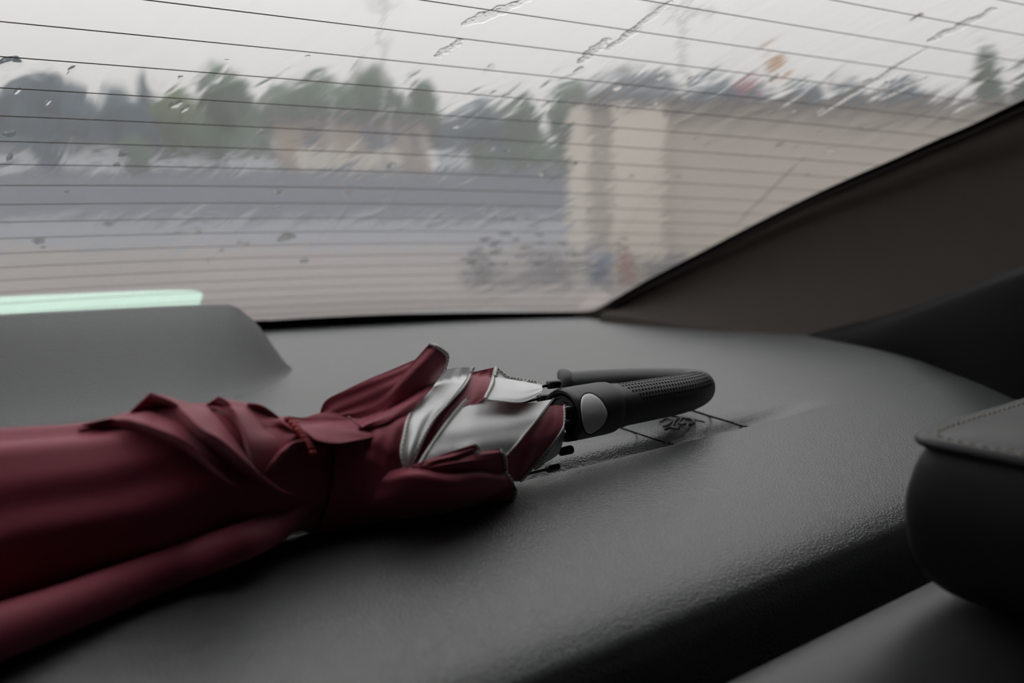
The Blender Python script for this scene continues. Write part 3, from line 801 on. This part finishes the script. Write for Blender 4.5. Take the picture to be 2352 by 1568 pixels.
# handle
hn = np.cross(hd, [0, 0, 1]); hn /= np.linalg.norm(hn); hu = np.cross(hn, hd)
if hn[1] > 0: hn = -hn; 
def ring_pt(s, th, r): return HA+hd*s+r*(math.cos(th)*hn+math.sin(th)*hu)      # th 0 faces the camera
def lathe(prof_, n=64):
    th = np.linspace(0, 2*np.pi, n, endpoint=False)
    return np.array([[ring_pt(s, t, r) for t in th] for s, r in prof_])
def s_at(px): # distance along the handle axis of a picture column
    ss = np.linspace(-.08, .2, 600); a, _ = proj(np.array([HA+hd*s for s in ss])); return float(np.interp(px, a, ss))
s0, s1 = s_at(1289), s_at(1393)
RC = .0171
mb = MB(); mb.grid(lathe([(s0+.012, .006), (s0+.010, .0128), (s0+.002, .0132), (s0, .0140), (s0-.0004, .0158), (s0+.0008, .0166), (s0+.003, .0169), (s0+.02, RC), (s1-.006, RC), (s1-.0015, .0168), (s1, .0158), (s1+.001, .0135)]), cv=True)
collar = mb.build('collar', M['rubber'], um, sharp=50)
mb = MB(); mb.grid(lathe([(s0+.002, .0001), (s0+.0018, .006), (s0+.0005, .0066), (s0+.0005, .0085), (s0+.002, .009), (s0+.002, .0105), (s0+.0008, .0110), (s0+.0008, .0122), (s0+.004, .0128)]), cv=True)
mb.build('collar_insert', M['plastic'], collar, sharp=40)
# satin button, half-oval, on the side of the collar
def on_collar(px, py, r):
    d = ray(px, py); m = O-HA
    a = d-hd*np.dot(d, hd); b = m-hd*np.dot(m, hd)
    A, Bq, Cq = np.dot(a, a), 2*np.dot(a, b), np.dot(b, b)-r*r
    disc = max(Bq*Bq-4*A*Cq, 0); t = (-Bq-math.sqrt(disc))/(2*A)
    return O+d*t
def K2(x, y): return 1180+x/3.92, 800+y/3.92
BTN = [(604, 500), (612, 450), (635, 418), (680, 406), (725, 418), (775, 455), (815, 508), (840, 565), (842, 610), (820, 668), (780, 716), (730, 750), (690, 769), (655, 755), (632, 710), (616, 640), (606, 560)]
def button_mesh(scale, r0, r1, dome):
    D = catmull(np.array(BTN+BTN[:1], float), 97)[:-1]; c = D.mean(0)
    rows = []
    for k, (sc_, rr) in enumerate(((1, r0), (1, r1), (.96, r1+dome*.4), (.85, r1+dome*.7), (.6, r1+dome*.9), (.3, r1+dome), (.02, r1+dome))):
        q = c+(D-c)*scale*sc_
        rows.append([on_collar(*K2(*p), rr) for p in q])
    mb = MB(); mb.grid(np.array(rows), cv=True); return mb
button_mesh(1.07, RC-.001, RC+.00015, .0001).build('button_surround', M['hole'], collar)
button_mesh(1.0, RC-.001, RC+.0006, .0007).build('button', M['button'], collar)['label'] = 'satin silver opening button'
# neck and grip
gp = [(1383, 936.5, .449, .0150), (1400, 933, .4495, .0146), (1420, 930, .450, .01435), (1486, 918.5, .453, .0142), (1540, 909, .456, .0140), (1570, 902.5, .4595, .0138), (1592, 896, .466, .0134), (1603, 890, .475, .0129), (1597, 884.5, .487, .0122),
      (1575, 880, .497, .0115), (1540, 877.5, .506, .0110), (1480, 876.5, .519, .0106), (1400, 878.5, .535, .0104), (1335, 882, .549, .0103), (1293, 886, .558, .0103)]
gpa = np.array(gp)
C = np.array([on_y(a, b, y) for a, b, y, r in gp])
Cd = catmull(np.c_[C, gpa[:, 3]], 150)
mb = MB(); mb.tube(Cd[:, :3], Cd[:, 3], 40); grip = mb.build('grip', M['rubber'], um)
e0, e1 = Cd[-1, :3], Cd[-8, :3]; ed = (e0-e1)/np.linalg.norm(e0-e1)
mb = MB(); mb.tube([e0+ed*s for s in (-.007, -.0055, -.002, 0, .002, .0034, .0038)], [.0104, .0120, .0132, .0134, .0128, .0105, .0005], 32); mb.build('end_cap', M['rubber'], grip)
# neck rings
for px_, rr in ((1404, .0150), (1416, .0147)):
    s = s_at(px_); mb = MB(); mb.grid(lathe([(s-.0007, rr-.001), (s-.0005, rr+.0002), (s+.0005, rr+.0002), (s+.0007, rr-.001)]), cv=True); mb.build('neck_ring', M['plastic'], grip)
# dark discs on the grip, dimple shade put into their colour, staggered rows on the upper side
mb = MB()
seg = Cd[:, :3]; Ls = np.concatenate([[0], np.cumsum(np.linalg.norm(np.diff(seg, axis=0), axis=1))])
sa, sb = [float(np.interp(q, proj(seg)[0][:70], Ls[:70])) for q in (1412, 1600)]
cnt = 0
for rrow in range(7):
    th = math.radians(22+rrow*12.5)
    k = 0
    while True:
        s = sa+.004*(1.5-rrow*.25)+(k+.5*(rrow % 2))*.0034
        if rrow < 3: s += .004*(3-rrow)*.6
        if s > sb-.002: break
        c = np.array([np.interp(s, Ls, seg[:, q]) for q in range(3)]); c2 = np.array([np.interp(s+.001, Ls, seg[:, q]) for q in range(3)])
        t = (c2-c)/np.linalg.norm(c2-c); a = np.cross(t, [0, 0, 1]); a /= np.linalg.norm(a); a = a if a[1] < 0 else -a
        if np.dot(a, O-c) < 0: a = -a
        b = np.cross(a, t); b = b if b[2] > 0 else -b
        nrm = math.cos(th)*a+math.sin(th)*b; tan = -math.sin(th)*a+math.cos(th)*b
        r = float(np.interp(s, Ls, Cd[:, 3]))
        p = c+nrm*(r+.00012)
        th2 = np.linspace(0, 2*np.pi, 8, endpoint=False)
        v = [p+.00105*math.cos(q)*t+.00125*math.sin(q)*tan*.8 for q in th2]; v2 = [q-nrm*.0004 for q in v]
        mb.add(v+v2, [tuple(range(8))]+[(q, (q+1) % 8, 8+(q+1) % 8, 8+q) for q in range(8)]); k += 1
o = mb.build('dimples', M['hole'], grip, smooth=False); o['kind'] = 'stuff'

# ------------------------------------------------------------------ rain on the glass
def gfrom(px, py):
    x, i = on_glass(np.array([px], float), np.array([py], float)); return float(x[0]), float(i[0])
def drop_mesh(name, px, py, L, W, h, ang=None, seed=0, lumps=0):
    """a lens of water on the outside: L down the slope, W across (metres)"""
    x, i = gfrom(px, py)
    n = np.array(glass_n(x, i)); e = glass(x, i+.05)-glass(x, i-.05); e /= np.linalg.norm(e); a = np.cross(n, e)
    if ang:
        e, a = e*math.cos(ang)+a*math.sin(ang), a*math.cos(ang)-e*math.sin(ang)
    r = random.Random(seed)
    m, k = 26, 8
    ph = [r.uniform(0, 6.28) for _ in range(4)]
    c = glass(x, i)+n*(THK+.00008)
    rows = []
    for q in range(k+1):
        f = q/k; hh = h*(1-f*f)**1.6 if f < 1 else 0
        ring = []
        for t in range(m):
            th = 2*math.pi*t/m
            wob = 1+.12*math.sin(2*th+ph[0])+.10*math.sin(3*th+ph[1])+.06*math.sin(5*th+ph[2])
            u, v = math.cos(th)*L/2*f*wob*(1+.25*math.cos(th)), math.sin(th)*W/2*f*wob
            ring.append(c+e*u+a*v+n*hh*(1+.15*math.sin(4*th+ph[3])*f))
        rows.append(ring)
    mb = MB(); mb.grid(np.array(rows[1:]), cv=True); mb.f.append(tuple(range(m))); mb.mi.append(0); mb.f.append(tuple(len(mb.v)-m+q for q in range(m))[::-1]); mb.mi.append(0)
    return mb.build(name, M['water'], weld=True, keep=True, sharp=50)
def trail_mesh(p0, p1, width, seed, h=.0003):
    """a run of clotted water between two picture points"""
    x0, i0 = gfrom(*p0); x1, i1 = gfrom(*p1)
    r = random.Random(seed); n = 90; m = 14
    rows = []
    for k in range(n):
        f = k/(n-1); x = x0+(x1-x0)*f; i = i0+(i1-i0)*f
        N = np.array(glass_n(x, i)); c = glass(x, i)
        t = glass(x1, i1)-glass(x0, i0); t /= np.linalg.norm(t); a = np.cross(N, t)
        env = (math.sin(math.pi*min(1, max(0, f)))**.3)*(.85+.4*noise.noise((f*9, seed*3.1, 0)))+.05
        mid = .25*width*noise.noise((f*6, seed, 4.))
        row = []
        for j in range(m):
            v = (j/(m-1)-.5)*2
            hh = h*max(0, (1-v*v))**.6*(.8+.8*noise.noise((f*width*0+f*np.linalg.norm(glass(x1, i1)-glass(x0, i0))*380, v*width*190, seed)))
            row.append(c+a*(mid+v*width*.5*env)+N*(THK+.0001+max(hh, .00002)))
        base = [q-N*0 for q in row]
        rows.append(row)
    R = np.array(rows)
    low = R.copy()
    for k in range(n):
        f = k/(n-1); x = x0+(x1-x0)*f; i = i0+(i1-i0)*f; N = np.array(glass_n(x, i)); c = glass(x, i)
        low[k] = R[k]-N*((R[k]-c)@N-(THK+.00008))[:, None]
    mb = MB(); mb.grid(R); mb.grid(low)
    for s_, l_ in ((R[0], low[0]), (R[-1], low[-1]), (R[:, 0], low[:, 0]), (R[:, -1], low[:, -1])): mb.grid(np.array([s_, l_]))
    return mb.build('rain_trail', M['water'], weld=True)
TR = [((2292, 22), (2130, 100), .017, 'clotted rain trail at the top right of the rear glass'), ((2130, 112), (1880, 268), .010, 'long rain trail slanting above the dark pillar'),
      ((1545, 5), (1395, 120), .012, 'rain trail at the top of the glass right of the centre'), ((1225, 0), (1060, 62), .016, 'short rain trail at the top middle of the glass'),
      ((1065, 95), (1000, 135), .012, 'small clotted rain patch left of the top middle'), ((2135, 178), (2020, 232), .009, 'short rain trail beside the long slanting one'),
      ((1850, 362), (1690, 520), .006, 'faint rain trail low above the pillar edge'), ((1400, 90), (1330, 150), .014, 'broad flat rain trail over the dark tree top')]
for k, (a, b, wd, lab) in enumerate(TR):
    tag(trail_mesh(a, b, wd, k+1), lab, 'rain trail')
rng2 = random.Random(11)
spots = [(24, 148, .022, .014, 'large curved raindrop at the left edge of the rear glass'), (708, 133, .004, .005, 'small dark raindrop alone in the pale sky left of the centre'),
         (522, 142, .003, .004, 'tiny raindrop in the pale sky left of the small dark one'), (155, 442, .006, .006, 'small raindrop over the blue-grey wall at the far left'),
         (2110, 42, .014, .012, 'oval ringed raindrop beside the top right rain trail'), (1420, 203, .012, .009, 'ringed raindrop over the dark roof beside the beige wall'),
         (1135, 215, .010, .005, 'thin raindrop over the tree top left of the beige wall'), (900, 380, .013, .010, 'flat raindrop under the right end of the tan house'),
         (660, 545, .022, .024, 'largest flat raindrop over the yard below the tan house'), (90, 555, .014, .014, 'ring-shaped raindrop over the yard at the far left'),
         (250, 515, .012, .010, 'flat raindrop just under the blue-grey wall on the left'), (640, 440, .014, .012, 'raindrop on the blue-grey wall below the left corner of the tan house'),
         (800, 445, .015, .010, 'raindrop on the blue-grey wall below the middle of the tan house'), (700, 600, .014, .016, 'wide raindrop low over the yard above the end of the brake light cover'),
         (1600, 320, .009, .005, 'small pale raindrop on the beige wall'), (1910, 345, .011, .010, 'raindrop over the beige wall nearest the pillar'),
         (2240, 225, .008, .005, 'small pale raindrop near the pillar edge at the right'), (1250, 400, .014, .011, 'raindrop just left of the beige pier')]
for k, (px, py, L, W, lab) in enumerate(spots):
    tag(drop_mesh('raindrop', px, py, L, W, min(L, W)*.032, seed=k), lab, 'raindrop', 'raindrops on the rear window')
def many_drops(lst):
    """fine drops past counting, gathered in one sheet of beads"""
    vs, fs = [], []
    for a in lst:
        o = drop_mesh('bead', *a[:5], seed=a[5]); me = o.data; k = len(vs)
        vs += [tuple(v.co) for v in me.vertices]; fs += [tuple(k+q for q in p.vertices) for p in me.polygons]
        bpy.data.objects.remove(o); bpy.data.meshes.remove(me)
    mb = MB(); mb.add(vs, fs); return mb.build('fine_raindrops', M['water'], keep=True, sharp=50)
lst = []
for k in range(60):
    px, py = rng2.uniform(1055, 1470), rng2.uniform(540, 625)
    lst.append((px, py+10*math.sin(px*.03), rng2.uniform(.008, .018), rng2.uniform(.010, .024), .00025, 100+k))
tag(many_drops(lst), 'patch of fine raindrops low on the glass in front of the stone heap', 'raindrops', None, 'stuff')
lst = []
for k in range(80):
    px, py = rng2.uniform(0, 2200), rng2.uniform(150, 600)
    if py > 690-(px-1372)*.49: continue
    lst.append((px, py, rng2.uniform(.006, .016), rng2.uniform(.004, .010), .00012, 200+k))
tag(many_drops(lst), 'fine raindrops scattered all over the rear glass', 'raindrops', None, 'stuff')

# ------------------------------------------------------------------ outdoors
GZ = -1.0
er = np.array([cyw, -syw, 0]); ef = np.array([syw, cyw, 0]); ez = np.array([0, 0, 1.])
AX = (er, ef, ez)
def omat(name, c, rough=.8, var=.15, vs=1., spec=.3): return mat(name, srgb(*c), rough, spec=spec, var=var, var_scale=vs)
M['yard'] = omat('pinkish_wet_concrete', (106, 98, 96), .85, .08, .8, .1)
M['road'] = omat('blue_grey_asphalt', (92, 94, 103), .85, .08, .5, .1)
M['bwall'] = omat('blue_grey_painted_wall', (92, 97, 112), .7, .1, .4)
M['beige'] = omat('beige_plaster', (168, 159, 149), .85, .12, 1.2)
M['beige2'] = omat('pale_plaster', (184, 176, 165), .85, .1, 1.5)
M['brick'] = omat('tan_house_render', (138, 124, 114), .85, .1, .7)
M['pane'] = omat('dark_blue_pane', (60, 72, 92), .2, .05)
M['leafA'] = omat('blue_green_foliage', (22, 50, 66), .8, .3, .6)
M['leafB'] = omat('mid_green_foliage', (36, 62, 44), .8, .3, .6)
M['leafC'] = omat('yellow_green_foliage', (62, 76, 50), .8, .3, .6)
M['bark'] = omat('grey_bark', (70, 62, 54), .9, .2, 3)
M['slate'] = omat('dark_slate_roof', (46, 52, 64), .7, .15, 1)
M['white'] = omat('white_paint', (190, 192, 196), .6, .05)
M['pole'] = omat('pale_grey_pole', (150, 150, 150), .5, .05)
M['stone'] = omat('dark_wet_stone', (52, 53, 60), .6, .25, 3)
M['tyre'] = omat('black_tyre', (20, 20, 22), .7, .1)
M['bikered'] = omat('dull_red_can_paint', (110, 50, 44), .4, .1)
M['tarp'] = omat('blue_plastic', (52, 96, 150), .6, .1)
M['orange'] = omat('orange_cloth', (176, 130, 86), .7, .1)
M['redcl'] = omat('dull_red_board', (140, 70, 90), .7, .1)
mb = MB(); mb.box(out_pt(CX, -10, GZ-.05), (60, 64, .1), AX); struct(mb.build('ground', M['yard'], smooth=False))
mb = MB(); mb.box(out_pt(CX, 130, GZ-.07), (500, 280, .1), AX); struct(mb.build('road', M['road'], smooth=False))
# long low wall across the far side
def obox(mb, px0, px1, z0, z1, fwd, depth, mi=0):
    a, b = out_pt(px0, fwd, 0), out_pt(px1, fwd, 0)
    c = (a+b)/2+ef*depth/2; c[2] = (z0+z1)/2
    mb.box(c, (np.linalg.norm(b-a), depth, z1-z0), AX, mi)
def thing(name, px, fwd, label, cat, group=None, z=GZ):
    e = empty(name, out_pt(px, fwd, z)); tag(e, label, cat, group); return e
t = thing('boundary_wall', 600, 48, 'long low blue-grey wall across the far side of the road', 'wall')
mb = MB(); obox(mb, -500, 1420, GZ, out_z(392, 48), 48, .3); mb.build('wall_panel', M['bwall'], t, smooth=False)
mb = MB(); obox(mb, -500, 1420, out_z(392, 48), out_z(386, 48), 47.95, .4); mb.build('coping', M['bwall'], t, smooth=False)
# tan building
t = thing('house', 800, 62, 'tan flat-fronted house with dark windows behind the low wall', 'house')
mb = MB(); obox(mb, 640, 968, GZ, out_z(278, 62), 62, 7); mb.build('facade', M['brick'], t, smooth=False)
mb = MB(); obox(mb, 630, 978, out_z(278, 62), out_z(266, 62), 61.6, 8); mb.build('roof', M['slate'], t, smooth=False)
for a, b, c, d in ((705, 745, 300, 340), (840, 920, 298, 335), (950, 962, 300, 345)):
    mb = MB(); obox(mb, a, b, out_z(d, 62), out_z(c, 62), 61.9, .2); mb.build('window', M['pane'], t, smooth=False)
mb = MB(); obox(mb, 690, 925, out_z(388, 62), out_z(345, 62), 61.8, .3); mb.build('pale_front', M['beige2'], t, smooth=False)
for k, (a, b, y0) in enumerate(((160, 255, 338), (362, 488, 345), (530, 612, 342), (0, 40, 335), (1000, 1075, 330))):
    t = thing('shed', (a+b)/2, 51, ['white shed between the dark bushes, second from the left', 'wide white shed left of the middle', 'bluish white shed left of the tan house', 'white shed at the far left edge', 'white shed right of the tan house'][k], 'shed')
    mb = MB(); obox(mb, a, b, GZ, out_z(y0+10, 51), 51, 3); mb.build('shed_wall', M['white'], t, smooth=False)
    mb = MB(); obox(mb, a-6, b+6, out_z(y0+10, 51), out_z(y0, 51), 50.8, 3.4); mb.build('roof', M['slate'], t, smooth=False)
# trees
def tree(px, fwd, ytop, wpx, leaf, seed, label, ybase=None):
    r = random.Random(seed)
    t = thing('tree', px, fwd, label, 'tree', 'trees behind the low wall')
    H = out_z(ytop, fwd)-GZ; Wd = wpx/F*fwd
    c0 = out_pt(px, fwd, GZ)
    mb = MB(); mb.tube([c0, c0+ez*H*.3+er*.1, c0+ez*H*.6], [.18, .14, .08], 8); mb.build('trunk', M['bark'], t)
    mb = MB()
    bm = bmesh.new(); bmesh.ops.create_icosphere(bm, subdivisions=3, radius=1); bm.verts.ensure_lookup_table()
    V0 = np.array([v.co[:] for v in bm.verts]); F0 = [tuple(v.index for v in f.verts) for f in bm.faces]; bm.free()
    for k in range(18):
        a = r.uniform(-1, 1); zz = r.uniform(.12, .86)
        rad = np.array([Wd*.27, Wd*.2, H*.19])*r.uniform(.75, 1.15)
        c = c0+er*a*Wd*.36*(1.1-abs(zz-.55))+ef*r.uniform(-1, 1)*Wd*.12+ez*H*zz
        V = []
        for v in V0:
            q = 1+.28*noise.noise(Vector(v)*2.2+Vector((seed, k, 0)))+.16*noise.noise(Vector(v)*6+Vector((k, seed, 2)))
            V.append(c+(er*v[0]*rad[0]+ef*v[1]*rad[1]+ez*v[2]*rad[2])*q)
        mb.add(V, F0)
    mb.build('foliage', M[leaf], t)
TREES = [(-140, 98, 150, 260, 'leafA', 'big blue-green tree beyond the left edge'), (40, 112, 160, 230, 'leafA', 'tall blue-green tree at the far left'), (160, 92, 172, 180, 'leafA', 'blue-green tree, second from the left'),
         (300, 84, 205, 150, 'leafA', 'low dark tree left of the yellow-green one'), (352, 126, 168, 50, 'leafA', 'small narrow tree standing up between lower crowns'), (440, 98, 198, 190, 'leafC', 'yellow-green tree left of the middle'), (560, 88, 184, 180, 'leafB', 'green tree left of the tan house'),
         (700, 106, 178, 170, 'leafB', 'green tree behind the left of the tan house'), (810, 92, 168, 170, 'leafB', 'tallest green tree behind the tan house'), (930, 118, 172, 150, 'leafB', 'green tree behind the right end of the tan house'),
         (1080, 88, 215, 150, 'leafA', 'blue-green tree right of the tan house'), (1190, 100, 208, 130, 'leafB', 'green tree left of the beige wall'), (1290, 80, 190, 130, 'leafB', 'green tree touching the beige wall corner'),
         (90, 68, 310, 200, 'leafA', 'low dark bush row at the far left'), (320, 60, 318, 120, 'leafB', 'bush between the white sheds'), (600, 64, 300, 90, 'leafB', 'bush left of the tan house corner'), (1120, 60, 345, 90, 'leafB', 'small bush right of the white shed'), (1230, 62, 350, 80, 'leafB', 'small bush near the beige wall')]
for k, (a, f, yt, wp, lf, lab) in enumerate(TREES): tree(a, f, yt, wp, lf, k+3, lab)
# poles
def pole(px, fwd, ytop, label, r=.09, arm=None):
    t = thing('utility_pole', px, fwd, label, 'pole', 'poles outside')
    c = out_pt(px, fwd, GZ); H = out_z(ytop, fwd)-GZ
    mb = MB(); mb.tube([c, c+ez*H], [r*1.1, r*.8], 10); mb.build('shaft', M['pole'], t)
    mb = MB(); mb.box(c+ez*(H*.93), (1.6, .08, .08), AX); mb.build('crossarm', M['pole'], t, smooth=False)
pole(893, 44, -30, 'pale utility pole in front of the tan house'); pole(770, 60, 165, 'thin pole left of the tall pale one', .06)
pole(1555, 26, -20, 'pole behind the beige wall at the top', .06)
# beige boundary wall on the right, with a gate post at its end
t = thing('beige_wall', 1700, 15.0, 'beige plastered yard wall behind the right half of the window', 'wall')
zt = out_z(232, 15.0)
mb = MB(); obox(mb, 1400, 3200, GZ, zt, 15.2, .2); mb.build('wall_panel', M['beige'], t, smooth=False)
for a, b in ((1306, 1350), (1400, 1520)):
    mb = MB(); obox(mb, a, b, GZ, out_z(228, 15.0), 14.95, .3); mb.build('pier', M['beige2'], t, smooth=False)
mb = MB(); obox(mb, 1350, 1400, GZ, out_z(230, 15.0), 15.15, .2); mb.build('wall_panel', M['beige'], t, smooth=False)
mb = MB(); obox(mb, 1300, 3200, zt, out_z(222, 15.0), 14.9, .4); mb.build('coping', M['slate'], t, smooth=False)
# dark roofed outhouse behind the wall corner
t = thing('outhouse', 1440, 19, 'dark slate roof showing above the beige wall corner', 'house')
mb = MB(); obox(mb, 1345, 1540, GZ, out_z(200, 19), 19, 3); mb.build('outhouse_wall', M['slate'], t, smooth=False)
a, b, c, d = out_pt(1320, 18.8, out_z(215, 18.8)), out_pt(1420, 20.5, out_z(128, 18.8)), out_pt(1520, 20.5, out_z(140, 18.8)), out_pt(1560, 18.8, out_z(215, 18.8))
mb = MB(); v = [a, b, c, d]; mb.add([*v, *[q+ef*2.5 for q in v]], [(0, 1, 2, 3), (7, 6, 5, 4), (0, 4, 5, 1), (1, 5, 6, 2), (2, 6, 7, 3), (3, 7, 4, 0)]); mb.build('roof', M['slate'], t, smooth=False)
for k, (a, f, yt, wp, lf, lab) in enumerate([(1640, 30, 180, 260, 'leafA', 'dark hedge over the beige wall'), (1900, 34, 182, 220, 'leafA', 'dark hedge over the wall, further right'), (2060, 26, 190, 200, 'leafA', 'dark tree by the long rain trail'), (2240, 34, 112, 60, 'leafB', 'small green tree near the right edge'), (2330, 40, 130, 70, 'leafB', 'green tree at the right edge')]):
    tree(a, f, yt, wp, lf, 40+k, lab)
t = thing('flag', 1745, 22, 'small orange flag above the beige wall', 'flag')
c = out_pt(1740, 22, GZ)
mb = MB(); mb.tube([c, c+ez*(out_z(118, 22)-GZ)], .025, 8); mb.build('flag_pole', M['pole'], t)
P = np.array([[out_pt(1740+k*12, 22, out_z(122+j*14+2*math.sin(k*2.), 22))+ef*.05*math.sin(k*1.9) for k in range(5)] for j in range(4)])
mb = MB(); mb.grid(P); mb.grid(P+ef*.01); mb.build('flag_cloth', M['orange'], t)
t = thing('sign_board', 1700, 20, 'dull red board above the beige wall', 'board')
mb = MB(); obox(mb, 1672, 1735, out_z(205, 20), out_z(178, 20), 20, .05); mb.build('board', M['redcl'], t, smooth=False)
mb = MB(); c = out_pt(1703, 20.08, GZ); mb.tube([c, c+ez*(out_z(180, 20)-GZ)], .03, 8); mb.build('post', M['pole'], t)
# low heap of dark stones on the yard, with a blue bucket and a red can beside it
FW = 15.0
heap = thing('stone_heap', 1240, FW, 'low straggling heap of dark stones on the yard left of the blue bucket', 'stones')
r = random.Random(5)
bm = bmesh.new(); bmesh.ops.create_icosphere(bm, subdivisions=2, radius=1); bm.verts.ensure_lookup_table()
V0 = [Vector(v.co) for v in bm.verts]; F0 = [tuple(v.index for v in f.verts) for f in bm.faces]; bm.free()
for k in range(34):
    px = r.uniform(1062, 1325) if k < 26 else r.uniform(1480, 1560)
    fw = FW+r.uniform(-2.2, -.6); a, b, c = r.uniform(.09, .24), r.uniform(.08, .18), r.uniform(.06, .15)
    o_ = out_pt(px, fw, GZ+c*.8+(.16 if r.random() < .35 else 0)); t_ = r.uniform(0, 3.1)
    hx = er*math.cos(t_)+ef*math.sin(t_); hy = np.cross(ez, hx); mb = MB()
    mb.add([o_+(hx*v[0]*a+hy*v[1]*b+ez*v[2]*c)*(1+.3*noise.noise(v*1.7+Vector((k, 3, 1)))) for v in V0], F0)
    mb.build('stone', M['stone'], heap)
def vessel(name, px, fw, prof_, m, label, cat, n=24):
    e = thing(name, px, fw, label, cat); o_ = out_pt(px, fw, GZ)
    th = np.linspace(0, 2*np.pi, n, endpoint=False)
    mb = MB(); mb.grid(np.array([[o_+er*q*math.cos(t)+ef*q*math.sin(t)+ez*z for t in th] for q, z in prof_]), cv=True); mb.build('body', m, e)
    return e, o_
e, o_ = vessel('bucket', 1374, 13.2, [(.01, .0), (.15, 0), (.19, .34), (.205, .34), (.205, .37), (.185, .37), (.15, .03), (.01, .02)], M['tarp'], 'blue bucket among the dark stones in front of the beige pier', 'bucket')
mb = MB(); mb.tube([o_+er*.2*math.cos(t)+ez*(.36+.16*math.sin(t)) for t in np.linspace(0, math.pi, 16)], .008, 6); mb.build('handle', M['pole'], e)
e, o_ = vessel('canister', 1437, 13.4, [(.01, .0), (.12, 0), (.13, .03), (.13, .30), (.10, .35), (.04, .37), (.04, .42), (.01, .42)], M['bikered'], 'dull red can standing to the right of the blue bucket', 'can')
mb = MB(); mb.tube([o_+ez*.41, o_+ez*.45], .045, 12); mb.build('cap', M['tyre'], e)
